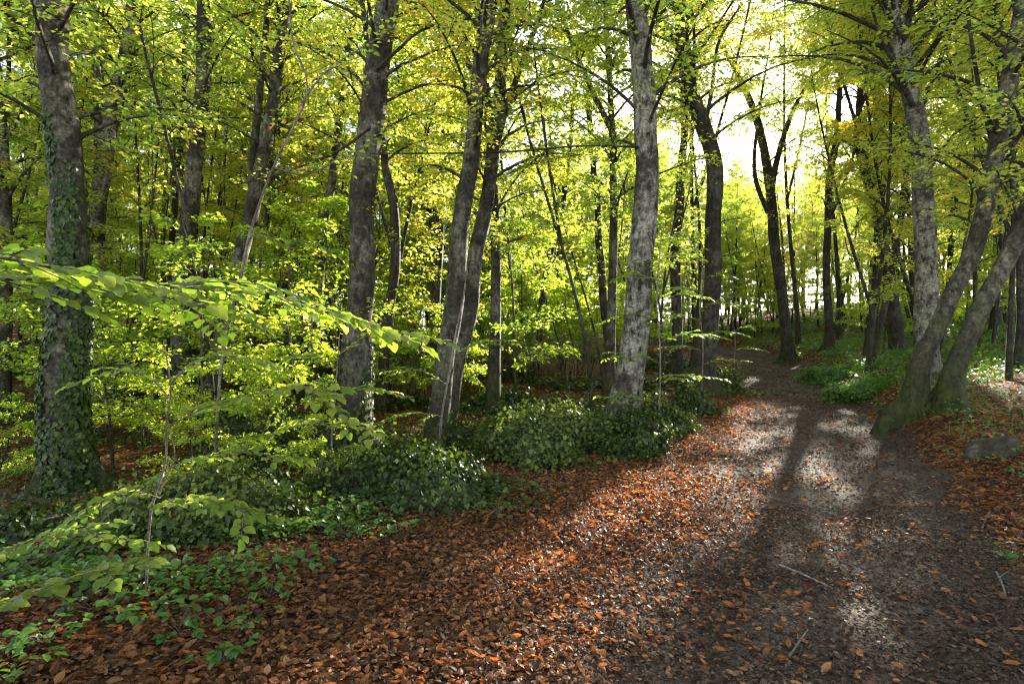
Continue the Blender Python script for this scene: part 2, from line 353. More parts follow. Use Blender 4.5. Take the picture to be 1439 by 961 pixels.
# ------------------------------------------------------------------ fallen leaves
def unit(n, r=rng):
    v = r.normal(size=(n, 3)); return v/np.linalg.norm(v, axis=1)[:, None]
def scatter(n, x0, x1, y0, y1, dens, r=rng):
    """random spots, kept where dens(x, y) (0..1) says so"""
    x = r.uniform(x0, x1, n); y = r.uniform(y0, y1, n)
    k = r.uniform(0, 1, n) < dens(x, y)
    return x[k], y[k]
def in_view(x, y, m=.10):
    return (y > 1.6) & (np.abs(x/np.maximum(y, .1)) < .9+m)
def litter_dens(x, y):
    u = x-path_x(y); v = edge_x(y)-x
    left = np.maximum(sstep(.55, 1.4, -u+.35*bumps(x, y, 1.7, off=3)), .26*sstep(-.1, .6, -u+.4*bumps(x, y, 1.2, off=7)))
    right = sstep(1.25, 1.85, u+.3*bumps(x, y, 1.5, off=2))*.8*(1-.75*sstep(1.8, 2.7, u)*sstep(6.5, 8.5, y))
    d = np.maximum(left, right)
    d = d*(.75+.25*np.clip(bumps(x, y, 1.4)*2.5+.5, 0, 1))
    d = np.maximum(d, .03 + .08*np.clip(bumps(x, y, 1.0, off=4)*3, 0, 1))
    hollow = sstep(.4, 1.6, v)
    d = d*(1-.7*hollow)
    return np.where(in_view(x, y), d, 0)
lit = Mesh()
for (n, y0, y1, s0, s1, tpl, xx) in ((170000, 1.7, 6.5, .030, .062, LEAF_CURL, (-6.5, 7)), (120000, 6.5, 14, .042, .075, LEAF_CURL, (-11, 13)),
                                (42000, 14, 30, .08, .13, LEAF_SMALL, (-20, 24))):
    x, y = scatter(n, xx[0], xx[1], y0, y1, litter_dens)
    n = len(x)
    p = np.stack([x, y, height(x, y)+rng.uniform(.004, .03, n)], -1)
    a = rng.uniform(0, 6.283, n); tilt = rng.normal(0, .28, n)
    d = np.stack([np.cos(a), np.sin(a), tilt], -1)
    nr = np.stack([rng.normal(0, .38, n), rng.normal(0, .38, n), np.where(rng.uniform(size=n) < .5, 1., -1.)], -1)
    L = rng.uniform(s0, s1, n)*rng.choice([.35, .65, .95, 1.25], n, p=[.25, .3, .3, .15]); lit.leaves(p, d, nr, L, L*rng.uniform(.5, .75, n), tpl)
tag(lit.build('fallen_leaves', M['litter'], smooth=False), 'russet and brown fallen beech leaves covering the verges beside the track', 'fallen leaves', kind='stuff')

crumb = Mesh()
def crumb_dens(x, y):
    u = np.abs(x-path_x(y)); d = 1-.75*sstep(1.3, 1.9, u)
    return np.where(in_view(x, y), d*(.45+.55*np.clip(bumps(x, y, .9, off=8)*2.5+.5, 0, 1)), 0)
for n, y0, y1, sc_ in ((90000, 1.7, 5.5, 1.0), (60000, 5.5, 13, 1.3), (14000, 13, 26, 2.4)):
    x, y = scatter(n*2, -6 if y0 < 5 else -9, 6.5 if y0 < 5 else 14, y0, y1, crumb_dens)
    n = len(x)
    p = np.stack([x, y, height(x, y)+rng.uniform(.002, .010, n)], -1)
    a = rng.uniform(0, 6.283, n)
    d = np.stack([np.cos(a), np.sin(a), rng.normal(0, .3, n)], -1)
    nr = np.stack([rng.normal(0, .4, n), rng.normal(0, .4, n), np.ones(n)], -1)
    L = rng.uniform(.012, .040, n)*sc_; crumb.leaves(p, d, nr, L, L*rng.uniform(.4, .9, n), LEAF_SMALL)
tag(crumb.build('trodden_leaf_crumbs', M['crumb'], smooth=False), 'dark trodden leaf fragments scattered over the earth track', 'leaf fragments', kind='stuff')

grav = Mesh()
ICO = None
def blob(seed=0, sub=2, amp=.25, flat=1.0):
    import bmesh
    bm = bmesh.new(); bmesh.ops.create_icosphere(bm, subdivisions=sub, radius=1)
    v = A([w.co[:] for w in bm.verts]); f = A([[w.index for w in fc.verts] for fc in bm.faces]); bm.free()
    r = np.random.default_rng(seed); s = np.zeros(len(v))
    for k in range(9):
        w = r.normal(size=3)*(1.1+.5*k); s += np.sin(v@w+r.uniform(0, 6.28))/(1+.5*k)
    v = v*(1+amp*s[:, None]*.4); v[:, 2] *= flat
    return v, f
bv, bf = blob(3, 1, .5, .55)
x, y = scatter(9000, -1, 8, 1.7, 10, lambda x, y: np.where(in_view(x, y), pathness(x, y)*.7, 0))
n = len(x); a = rng.uniform(0, 6.283, n)
sz = rng.uniform(.003, .011, n)*np.where(rng.uniform(size=n) < .03, 2.0, 1)
grav.leaves(np.stack([x, y, height(x, y)+sz*.2], -1), np.stack([np.cos(a), np.sin(a), 0*a], -1), np.tile([0, 0, 1.], (n, 1)), sz, sz, (bv, bf, np.zeros((0, 4), int)))
tag(grav.build('gravel', M['stone']), 'small stones and grit in the earth track', 'gravel', kind='stuff')

# ------------------------------------------------------------------ low ground cover
def cover(name, label, cat, n, box, dens, mat, hgt, L0, L1, tpl, wr, up=.35, seed=1):
    r = np.random.default_rng(seed)
    x, y = scatter(n, *box, dens, r); n = len(x)
    h = hgt*r.uniform(.1, 1, n)*(.5+np.clip(bumps(x, y, .9, off=2)*1.5+.5, 0, 1))
    p = np.stack([x, y, height(x, y)+h], -1)
    a = r.uniform(0, 6.283, n)
    d = np.stack([np.cos(a), np.sin(a), r.normal(0, up, n)], -1)
    nr = np.stack([r.normal(0, .4, n), r.normal(0, .4, n), np.ones(n)], -1)
    L = r.uniform(L0, L1, n)*np.clip(y/9, .8, 1.7); b = Mesh(); b.leaves(p, d, nr, L, L*wr, tpl)
    return tag(b.build(name, mat, smooth=False), label, cat, kind='stuff')
def ivy_dens(x, y):
    v = edge_x(y)-x; patch = np.clip(bumps(x, y, 2.6, off=5)*3.2+.45, 0, 1)
    near = np.exp(-((v-.5)/.5)**2)*.45
    return np.where(in_view(x, y), np.clip(np.maximum(sstep(.3, 1.2, v)*(.12+.88*patch), near*np.clip(bumps(x, y, 1.3, off=1)*3+.5, 0, 1)), 0, 1), 0)
cover('ground_ivy', 'dark ivy creeping over the hollow left of the track', 'ground ivy', 150000, (-18, 9, 3, 22), ivy_dens, M['ivy'], .20, .04, .075, LEAF_IVY, .95, seed=2)
def bank_dens(x, y):
    u = x-path_x(y)
    return np.where(in_view(x, y), sstep(1.3, 2.1, u+.5*bumps(x, y, 1.8))*np.clip(bumps(x, y, 2.2, off=7)*2.6+.9, 0, 1)*np.clip((y-5.2)/2, 0, 1), 0)
cover('bank_herbs', 'low green ground plants on the bank right of the track', 'ground plants', 150000, (5, 34, 5, 42), bank_dens, M['herb'], .17, .035, .07, LEAF_IVY, .8, seed=3)
cover('bank_grass', 'thin grass blades among the plants on the right bank', 'grass', 26000, (5, 20, 5, 24), bank_dens, M['herb'], .02, .12, .28, LEAF_BLADE, .035, up=2.2, seed=4)

def near_dens(x, y):
    v = edge_x(y)-x
    return np.where(in_view(x, y), np.clip(sstep(.75, -.4, (x+1.37)*.875-(y-4.6)*.49)*np.clip(bumps(x, y, .9, off=9)*3.5+.5, 0, 1), 0, 1)*(x < .3)*(y < 6.3), 0)
cover('edge_herbs', 'low green bramble and herb leaves along the near left edge of the fallen leaves', 'ground plants', 40000, (-5.5, .5, 2.2, 6.5), near_dens, M['herb'], .13, .035, .09, LEAF_MED, .72, seed=6)
# ------------------------------------------------------------------ gaps in the canopy that let the low sun through
def ground_at(px, py):
    d = 5.0
    for _ in range(60):
        z = hz(d*(px-719.5)/F, d); d = .5*d+.5*min(max((CAM_Z-z)*F/max(py-480.5, 8), 1.5), 60)
    return np.array([d*(px-719.5)/F, d, hz(d*(px-719.5)/F, d)+.02])
GAPS = [(ground_at(a, b), c) for a, b, c in [(790, 735, .30), (850, 715, .32), (915, 700, .32), (960, 670, .28), (800, 900, .28), (740, 935, .24), 
        (1085, 610, .34), (1045, 575, .35), (1040, 690, .28), (1195, 865, .2), (960, 770, .22), (1140, 650, .22), (880, 860, .2), (1060, 535, .35), (1185, 550, .35), (1110, 515, .35),
        (1385, 760, .2), (1400, 700, .22), (880, 580, .4)]]
GAPS += [(P(a, b, c), e) for a, b, c, e in [(380, 745, 4.7, .35), (300, 730, 4.6, .25), (760, 625, 7.4, .3), (600, 670, 5.9, .25), (230, 715, 3.3, .28), (330, 640, 3.2, .22), (360, 550, 3.0, .22), (60, 375, 1.6, .14), (250, 400, 1.75, .16), (340, 415, 1.95, .16),
        (480, 445, 2.3, .3), (110, 820, 2.4, .3), (1000, 430, 13, .35), (60, 560, 9, .8), (620, 560, 8.6, .5), (1400, 480, 12, 1.0), (1180, 490, 16.5, .4), (200, 520, 10, 1.0), (400, 480, 12, 1.0), (560, 430, 11, 1.0), (300, 420, 9, .8), (700, 490, 13, 1.0), (460, 560, 7, .6), (930, 590, 9.3, .4)]]
_r = np.random.default_rng(21); _s2 = np.append(SUN[:2]/np.linalg.norm(SUN[:2]), 0); _t2 = np.array([-_s2[1], _s2[0], 0]); _ragged = []
for k_, (g_, c_) in enumerate(GAPS):                 # ragged, drawn out along the light instead of round
    if k_ < 15 and c_ < .4:
        for _ in range(5): _ragged.append((g_+_s2*_r.normal(0, 1.7*c_)+_t2*_r.normal(0, .55*c_), c_*_r.uniform(.25, .62)))
    else: _ragged.append((g_, c_))
GAPS = _ragged
GP = A([g[0] for g in GAPS]); GR = A([g[1] for g in GAPS])*1.15
r_gap = np.random.default_rng(8)
def lit_keep(p):
    """False for leaves that stand in one of the open gaps"""
    keep = np.ones(len(p), bool)
    for g, rad in zip(GP, GR):
        w = p-g; al = w@SUN; q2 = (w*w).sum(1)-al*al
        keep &= ~((al > .25) & (q2 < (rad*r_gap.uniform(.6, 1.15, len(p)))**2) & (r_gap.uniform(size=len(p)) < .88))
    w = p-np.array([0, 0, CAM_Z]); al = w@SUN; q2 = (w*w).sum(1)-al*al
    return keep & ~((al > 3) & (q2 < (al*.022+.06)**2))
def in_gap(p, k=.8):
    """True where a point stands in the bright core of a gap"""
    hit = np.zeros(len(p), bool)
    for g, rad in zip(GP, GR):
        w = p-g; al = w@SUN; q2 = (w*w).sum(1)-al*al
        hit |= (al > .5) & (q2 < (k*rad)**2)
    w = p-np.array([0, 0, CAM_Z]); al = w@SUN; q2 = (w*w).sum(1)-al*al
    return hit | ((al > 3) & (q2 < (al*.006+.03)**2))
def prune(mesh, off):
    """drop the limbs and twigs that reach into a gap"""
    b = Mesh()
    for v, f3, f4 in mesh.parts:
        if not in_gap(np.asarray(v)[::3]+off).any(): b.add(v, f3, f4)
    return b
def near_gap(x, y, rad):
    s2 = SUN[:2]/np.linalg.norm(SUN[:2]); w = np.array([x, y])-np.vstack([GP[:, :2], [[0, 0]]])
    al = w@s2; side = np.abs(s2[0]*w[:, 1]-s2[1]*w[:, 0])
    return bool(np.any((al > -rad) & (al < 70) & (side < rad+np.append(GR, .5))))

# ------------------------------------------------------------------ trees
LEAVES = {}
def crown_mesh(lv, name, mat):
    b = Mesh(); b.leaves(lv[0], lv[1], lv[2], lv[3], lv[3]*.62, LEAF_SMALL); return b.data(name, mat, False)
def gen_wood_leaves(r, wood, trunk_pts, trunk_rad, t0, nb, blen, nsub, nleaf, leaf, el0=50, spread=1.0, shape='round', lo_short=True, droop=.35):
    """limbs, twigs and leaf sprays along a trunk; returns leaf arrays"""
    LP, LD, LN, LL = [], [], [], []
    n = len(trunk_pts); az = r.uniform(0, 6.28)
    for i in range(nb):
        t = t0 + (1-t0)*((i+r.uniform(0, 1))/nb)**.9
        fi = t*(n-1); k = min(int(fi), n-2); fr = fi-k
        p0 = trunk_pts[k]*(1-fr)+trunk_pts[k+1]*fr; r0 = trunk_rad[k]*(1-fr)+trunk_rad[k+1]*fr
        az += 2.4+r.normal(0, .35)
        tt = (t-t0)/(1-t0)
        sh = (.55+.9*tt-1.15*tt*tt*.95) if shape == 'round' else (1-.75*tt)
        L = blen*max(sh, .22)*r.uniform(.75, 1.25)
        el = math.radians(el0*(.7+.6*tt)+r.normal(0, 9))
        m = 7; s = np.linspace(0, 1, m)
        e = el*(1-s*(.75+droop))
        step = L/(m-1)
        aa = az+np.cumsum(r.normal(0, .10, m))
        dirs = np.stack([np.cos(aa)*np.cos(e), np.sin(aa)*np.cos(e), np.sin(e)], -1)
        pts = p0+np.vstack([np.zeros(3), np.cumsum(dirs[:-1]*step, 0)])
        rb = min(r0*.42, .014*L+.005)
        wood.tube(pts, rb*(1-.85*s)+.002, 4 if L > 1.2 else 3, cap=False)
        for j in range(nsub):
            sb = .18+.82*(j+r.uniform(0, 1))/nsub
            fj = sb*(m-1); kk = min(int(fj), m-2); ff = fj-kk
            q0 = pts[kk]*(1-ff)+pts[kk+1]*ff; a0 = aa[kk]
            sd = 1 if j % 2 else -1
            ls = L*.42*(1-.62*sb)*r.uniform(.6, 1.3)*spread
            ab = a0+sd*r.uniform(.5, 1.1); eb = r.normal(.06, .27)
            ns = 4; ss = np.linspace(0, 1, ns)
            db = np.array([math.cos(ab)*math.cos(eb), math.sin(ab)*math.cos(eb), math.sin(eb)])
            sp = q0+ss[:, None]*ls*db+np.outer(ss*ss, [0, 0, -.10*ls])
            wood.tube(sp, .005*(1-.7*ss)+.0015, 3, cap=False)
            nl = max(3, int(nleaf*ls/(blen*.3)*r.uniform(.6, 1.2)))
            u = r.uniform(.08, 1, nl); w = r.uniform(-1, 1, nl)*(1-u*.75)*ls*.42
            side = np.array([-math.sin(ab), math.cos(ab), 0])
            pp = q0+u[:, None]*ls*db+w[:, None]*side+np.outer(u*u, [0, 0, -.10*ls]); pp[:, 2] += r.normal(0, .05, nl)-.12*np.abs(w)
            dd = db*r.uniform(.5, 1.3, nl)[:, None]+side*(np.sign(w)*r.uniform(.3, 1.3, nl))[:, None]+np.array([0, 0, -.25])+r.normal(0, .25, (nl, 3))
            nn = np.stack([r.normal(0, .55, nl), r.normal(0, .55, nl), np.ones(nl)], -1)
            LP.append(pp); LD.append(dd); LN.append(nn); LL.append(leaf*r.uniform(.7, 1.25, nl))
    return np.vstack(LP), np.vstack(LD), np.vstack(LN), np.concatenate(LL)

def trunk_line(r, H, lean, wig, n=14):
    s = np.linspace(0, 1, n)
    a = r.uniform(0, 6.28); ph = r.uniform(0, 6.28, 2)
    x = lean*H*s*math.cos(a)+wig*np.sin(s*5+ph[0])*s**.5; y = lean*H*s*math.sin(a)+wig*np.sin(s*4+ph[1])*s**.5
    p = np.stack([x-x[0], y-y[0], s*H], -1); p[0, 2] = -.3
    return p, s

def make_tree(name, label, cat, group, seed, H, r0, t0, nb, blen, nsub, nleaf, leaf, bark, fol, lean=.05, wig=.25, el0=50, spread=1.0, shape='round', fork=False, droop=.35):
    r = np.random.default_rng(seed)
    wood = Mesh(); lv = Mesh()
    p, s = trunk_line(r, H, lean, wig)
    rad = r0*(1-.86*s**1.1)+.006; rad[0] *= 1.5; rad[1] *= 1.08
    wood.tube(p, rad, 8, rough=.05, seed=seed)
    sets = [gen_wood_leaves(r, wood, p, rad, t0, nb, blen, nsub, nleaf, leaf, el0, spread, shape, droop=droop)]
    if fork:
        k = int(len(p)*fork); m = len(p)-k; ss = np.linspace(0, 1, m)
        a = r.uniform(0, 6.28)
        p2 = p[k]+np.stack([np.cos(a)*ss*H*.16*(1.4-.4*ss), np.sin(a)*ss*H*.16*(1.4-.4*ss), ss*(H*.92-p[k, 2])], -1)
        rad2 = rad[k]*.85*(1-.85*ss)+.005
        wood.tube(p2, rad2, 7)
        sets.append(gen_wood_leaves(r, wood, p2, rad2, .25, nb//2, blen*.8, nsub, nleaf, leaf, el0, spread, shape, droop=droop))
    t = thing(name, label, cat, (0, 0, -500), group)
    allv = tuple(np.concatenate([q_[k] for q_ in sets]) for k in range(4)); LEAVES[label+str(seed)] = allv; KEY[t.name] = (label+str(seed), blen)
    wood.build('trunk', bark, t); link('crown', crown_mesh(allv, 'crown', fol), t); WOOD[t.name] = wood.parts
    return t
KEY = {}; WOOD = {}

GB = 'slender beeches filling the wood behind'
LB = 'slender leafy beech in the yellow green wood behind the front trunks'
GF = 'far beeches at the back of the wood'
LF = 'far thin beech in the back rows of the wood'
GY_ = 'young beeches of the understorey'
LY = 'young understorey beech with flat layers of bright leaves above the hollow'
tall = [make_tree('beech_tree', LB, 'tree', GB, 100+i, H=r_[0], r0=r_[1], t0=r_[2], nb=r_[3], blen=r_[4], nsub=13, nleaf=74, leaf=.085, bark=M[r_[5]], fol=M['canopy'],
                  lean=r_[6], wig=.3, el0=r_[7], fork=r_[8])
        for i, r_ in enumerate([(13, .11, .17, 50, 2.7, 'bark', .05, 48, .45), (15, .13, .22, 54, 3.0, 'bark_dark', .03, 55, .3),
                                (12, .08, .12, 46, 2.4, 'bark', .10, 42, False), (14, .10, .18, 50, 2.6, 'bark_dark', .07, 58, .38)])]
sparse = [make_tree('beech_tree', 'slim dark beech with thin leaf cover standing against the sunlit gap', 'tree', 'slim beeches in front of the sun', 140+i, H=r_[0], r0=r_[1], t0=r_[2], nb=r_[3], blen=r_[4],
                    nsub=10, nleaf=44, leaf=.085, bark=M['bark_dark'], fol=M['canopy'], lean=r_[5], wig=.35, el0=r_[6], fork=r_[7])
          for i, r_ in enumerate([(13, .085, .22, 40, 2.4, .06, 62, .33), (11, .07, .20, 36, 2.1, .12, 58, .45), (12, .075, .2, 38, 2.3, .16, 60, False)])]
slim = [make_tree('beech_tree', 'thin leaning beech pole with rising branches and loose bright leaves', 'tree', 'leaning beech poles on both sides of the track', 180+i, H=r_[0], r0=r_[1], t0=r_[2], nb=r_[3], blen=r_[4],
                  nsub=10, nleaf=40, leaf=.085, bark=M['bark_dark'], fol=M['canopy'], lean=r_[5], wig=.3, el0=r_[6], fork=r_[7])
        for i, r_ in enumerate([(11, .06, .16, 36, 2.0, .20, 66, .2), (9, .05, .14, 32, 1.8, .28, 62, .3), (12, .065, .2, 36, 2.2, .12, 68, .12)])]
pole = [make_tree('beech_pole', 'very thin dark stem with few leaves rising among the larger trunks', 'tree', 'bare thin stems among the trunks', 190+i, H=r_[0], r0=r_[1], t0=.4, nb=16, blen=1.3,
                  nsub=6, nleaf=14, leaf=.08, bark=M['bark_dark'], fol=M['canopy'], lean=r_[2], wig=.28, el0=68, fork=r_[3]) for i, r_ in enumerate([(9, .032, .10, .3), (8, .027, .22, False), (10, .038, .06, .25), (8, .03, .30, .4)])]
high = [make_tree('beech_tree', 'tall dark beech with its crown high above the sunlit gap', 'tree', 'high crowned beeches up the slope', 160+i, H=r_[0], r0=r_[1], t0=.44, nb=56, blen=3.6,
                  nsub=12, nleaf=60, leaf=.085, bark=M['bark_dark'], fol=M['canopy'], lean=.05, wig=.35, el0=45, fork=r_[2])
        for i, r_ in enumerate([(16, .085, .4), (17, .08, .3)])]
far = [make_tree('beech_tree', LF, 'tree', GF, 170+i, H=r_[0], r0=r_[1], t0=r_[2], nb=42, blen=r_[3], nsub=11, nleaf=34, leaf=.14, bark=M['bark_dark'], fol=M['canopy'],
                 lean=.06, wig=.35, el0=48, fork=r_[4])
       for i, r_ in enumerate([(15, .14, .12, 3.1, .4), (17, .16, .2, 3.3, .3), (13, .12, .08, 2.8, False)])]
young = [make_tree('young_beech', LY, 'young tree', GY_, 200+i, H=r_[0], r0=r_[1], t0=.16, nb=r_[2], blen=r_[3], nsub=11, nleaf=46, leaf=.085, bark=M['bark'], fol=M['young'],
                   lean=.10, wig=.15, el0=16, spread=1.15, shape='cone', droop=.25)
         for i, r_ in enumerate([(4.2, .030, 20, 1.9), (5.5, .038, 24, 2.2), (3.0, .022, 15, 1.5)])]

# --- hero trees traced from the photograph: (px, py, width in px) at depth d
def spline(c, n):
    c = np.asarray(c, float); m = len(c); t = np.linspace(0, m-1, n); out = []
    for a in t:
        i = min(int(a), m-2); f = a-i
        p0 = c[max(i-1, 0)]; p1 = c[i]; p2 = c[i+1]; p3 = c[min(i+2, m-1)]
        out.append(.5*((2*p1)+(-p0+p2)*f+(2*p0-5*p1+4*p2-p3)*f*f+(-p0+3*p1-3*p2+p3)*f**3))
    return np.array(out)
def trace(pts, d, extend=None):
    c = [np.append(P(a, b, d if np.isscalar(d) else dd), w*.97*math.cos(math.atan((a-719.5)/F))*(d if np.isscalar(d) else dd)/F/2) for (a, b, w), dd in zip(pts, [d]*len(pts) if np.isscalar(d) else d)]
    if extend:                                      # carry on above the picture
        c = [np.array(q_) for q_ in c]
        dv = c[-1][:3]-c[-2][:3]; dv = dv/np.linalg.norm(dv); dv[1] += r_h.normal(0, .05)
        top = c[-1].copy(); zt = top[2]; H = extend
        while zt < H-.5:
            st = min(2.5, H-zt); new = c[-1].copy(); dv[2] += .15; dv /= np.linalg.norm(dv)
            new[:3] += dv*st; new[3] *= .72; c.append(new); zt = new[2]
            if len(c) > 14: break
    return c
r_h = np.random.default_rng(77)
def ivy_on(r, pts, rad, z0, z1, n, size=.055, full=.9):
    """ivy leaves hugging a trunk between two heights"""
    z = pts[:, 2]; t = r.uniform(0, 1, n)**1.2
    zz = z0+(z1-z0)*t
    o = np.argsort(z); px = np.interp(zz, z[o], pts[o, 0]); py = np.interp(zz, z[o], pts[o, 1]); rr = np.interp(zz, z[o], rad[o])
    a = r.uniform(0, 6.283, n)
    keep = r.uniform(size=n) < full*np.clip(1.35-1.5*t+.55*np.sin(2*a+zz*1.1)+.45*np.sin(3*a-zz*2.3), 0, 1)
    a, zz, px, py, rr, t = [q_[keep] for q_ in (a, zz, px, py, rr, t)]; n = len(a)
    out = np.stack([np.cos(a), np.sin(a), 0*a], -1)
    off = rr+r.uniform(.005, .06, n)*(1-.6*t)
    p = np.stack([px, py, zz], -1)+out*off[:, None]
    tan = np.stack([-np.sin(a), np.cos(a), 0*a], -1)
    d = np.array([0, 0, -1.])+tan*r.normal(0, .6, n)[:, None]+out*r.uniform(.0, .5, n)[:, None]
    nr = out+r.normal(0, .3, (n, 3)); L = size*r.uniform(.6, 1.3, n)
    return p, d, nr, L
def hero(label, pts, d, bark, name='beech_tree', H=13, crown=.8, forks=(), limbs=(), el=56, ivy=None, seed=0, cat='tree', nb=36, blen=2.7, nleaf=44, flare=1.5, low=None, leaf=.085):
    r = np.random.default_rng(900+seed)
    c = trace(pts, d, H); c = np.array(c)
    x0, y0 = c[0, 0], c[0, 1]; gz = hz(x0, y0)
    c[0, 2] = min(c[0, 2], gz+.05)
    base = np.array([x0, y0, gz]); root = c[0].copy(); root[2] = gz-.35; root[3] *= 1.15
    n = max(40, int((c[-1, 2]-gz)/.11))
    sp = spline(c, n); pts3 = np.vstack([root[None, :3], sp[:, :3]])-base; rad = np.append(root[3], np.maximum(sp[:, 3], .008))
    hgt = pts3[:, 2]; rad = rad*(1+(flare-1)*np.exp(-np.clip(hgt, 0, 9)/.28)) ; rad[0] = rad[1]*1.2
    k1 = np.linspace(0, 1, len(rad))
    pts3[1:, 0] += .018*np.sin(k1[1:]*31+seed); pts3[1:, 1] += .018*np.sin(k1[1:]*27+2*seed)
    t = thing(name, label, cat, tuple(base))
    tw = Mesh(); tw.tube(pts3, rad, 22, rough=.045, seed=seed, roots=hgt); 
    br = Mesh(); lv = Mesh()
    sets = []
    top_i = np.searchsorted(pts3[:, 2], crown*max(pts3[:, 2])) if crown > 1 else int(len(pts3)*crown)
    sets.append(gen_wood_leaves(r, br, pts3, rad, crown, nb, blen, 9, nleaf, leaf, el))
    for fp, fd, fh in forks:
        fc = np.array(trace(fp, fd, fh)); fs = spline(fc, 40); f3 = fs[:, :3]-base; fr = np.maximum(fs[:, 3]*np.linspace(1, .55, 40), .006)
        tw.tube(f3, fr, 10, rough=.03, seed=seed+3)
        sets.append(gen_wood_leaves(r, br, f3, fr, .55, nb//2, blen*.8, 8, nleaf, leaf, 45))
    for lp, ld, lw in limbs:
        lc = np.array(trace(lp, ld)); ls = spline(lc, 18); l3 = ls[:, :3]-base; lr = np.maximum(ls[:, 3], .004)
        lb = Mesh(); lb.tube(l3, lr, 5, cap=True); lb.build('limb', M['bark_dark'], t)
        if lw: sets.append(gen_wood_leaves(r, br, l3, lr, .25, int(6*lw), .7*lw, 4, 9, .075, 25, droop=.3))
    if low:                                          # a few leafy shoots low on the trunk
        t0_, t1_, nlo, bl = low
        a_, b_ = int(len(pts3)*t0_), int(len(pts3)*t1_)
        sets.append(gen_wood_leaves(r, br, pts3[a_:b_], rad[a_:b_], 0.0, nlo, bl, 6, 12, .075, 15, droop=.4))
    for q_ in sets:
        k = lit_keep(q_[0]+base); q_ = [w_[k] for w_ in q_]
        lv.leaves(q_[0], q_[1], q_[2], q_[3], q_[3]*.62, LEAF_SMALL)
    tw.build('trunk', bark, t); br = prune(br, base); br.build('branches', M['bark_dark'], t) if len(br.parts) > 40 else None; lv.build('crown', M['canopy'], t, smooth=False)
    if ivy:
        z0, z1, nn, full = ivy
        iv = Mesh(); q_ = ivy_on(r, pts3, rad, z0, z1, nn, .06, full); iv.leaves(q_[0], q_[1], q_[2], q_[3], q_[3]*.95, LEAF_IVY)
        iv.build('ivy', M['ivy'], t, smooth=False)
    return t
B = M
hero('thick beech trunk at the left clothed in dark ivy to above head height', [(98, 690, 74), (92, 560, 66), (96, 430, 62), (98, 330, 58), (88, 200, 52), (76, 60, 50), (70, -60, 46)], 7.5, B['bark'],
     H=14, crown=.42, ivy=(-.2, 4.9, 13000, 1.0), seed=1, flare=1.35)
hero('pale grey forked trunk right behind the ivy clad beech', [(140, 520, 24), (136, 400, 24), (140, 290, 24), (152, 190, 22), (172, 90, 20), (192, -20, 18)], 13, B['bark_pale'],
     H=14, crown=.42, forks=[([(140, 240, 18), (137, 120, 16), (130, -20, 15)], 13.1, 12)], seed=2)
hero('straight grey beech left of the leaning sapling with ivy on its foot', [(252, 510, 30), (256, 400, 30), (268, 280, 26), (282, 150, 24), (288, -10, 20)], 12.5, B['bark'],
     H=14, crown=.42, ivy=(0, 3.4, 1600, .8), seed=3)
hero('leaning grey trunk with a dark lower stem between the left beeches', [(292, 535, 26), (325, 420, 24), (348, 320, 22), (372, 210, 20), (388, 110, 19), (402, 0, 17)], 12, B['bark'],
     H=13, crown=.42, forks=[([(352, 310, 15), (358, 200, 14), (372, 60, 12), (378, -20, 11)], 12.1, 11)], seed=4)
hero('stout brown beech left of centre leaning right with an ivy foot', [(492, 585, 56), (500, 500, 46), (508, 420, 38), (508, 330, 37), (514, 230, 38), (528, 120, 36), (546, -10, 33)], 9.6, B['bark'],
     H=14, crown=.42, ivy=(-.1, 1.9, 1900, .9), seed=5, limbs=[([(527, 100, 6), (560, 70, 5), (600, 40, 4), (700, 20, 3)], 9.4, 1.0), ([(520, 180, 4), (470, 215, 4), (390, 245, 3), (330, 260, 2)], 8.8, 1.0)],
     low=(.14, .4, 7, .9))
hero('left one of the two slim leaning beeches in the centre', [(607, 632, 34), (622, 540, 28), (634, 450, 28), (646, 340, 26), (660, 230, 24), (674, 110, 22), (690, -10, 19)], 9.2, B['bark'],
     H=13, crown=.42, ivy=(-.1, 1.0, 500, .7), seed=6)
hero('right one of the two slim leaning beeches forking into a long bough', [(622, 600, 30), (642, 510, 26), (660, 430, 24), (672, 340, 22), (690, 245, 20), (700, 140, 18), (712, -10, 15)], 10.4, B['bark'],
     H=13, crown=.42, forks=[([(692, 225, 13), (712, 150, 11), (745, 60, 9), (768, -10, 8)], 10.4, 11)], seed=7)
hero('mottled pale barked trunk standing at the track edge in the centre', [(872, 605, 52), (884, 540, 43), (893, 460, 39), (902, 360, 37), (908, 260, 35), (908, 170, 33), (900, 80, 32), (894, -10, 29)], 9.3, B['bark_pale'],
     H=14, crown=.42, blen=3.4, seed=8, flare=1.4, limbs=[([(905, 207, 4), (820, 205, 3), (700, 214, 3), (520, 216, 2)], 9.2, .6), ([(900, 330, 3), (925, 420, 3), (935, 520, 2)], 9.2, .3)], low=(.10, .45, 9, .9), ivy=(-.2, .8, 300, .5))
hero('dark curving beech beyond the pale trunk, bent like a bow', [(984, 545, 40), (996, 470, 28), (1001, 390, 25), (1003, 310, 24), (1004, 240, 24), (990, 180, 24), (970, 130, 21), (958, 70, 17), (962, 20, 14), (985, -30, 12)], 14, B['bark_dark'],
     H=14, crown=.42, forks=[([(955, 62, 12), (930, 30, 10), (902, -20, 9)], 14, 11), ([(972, 130, 12), (955, 60, 11), (950, -20, 10)], 14.1, 12)], blen=4.0, nb=44, seed=9, limbs=[([(990, 180, 8), (1000, 130, 6), (1010, 60, 5), (1040, 10, 4)], 14, .8)], low=(.12, .5, 10, 1.2))
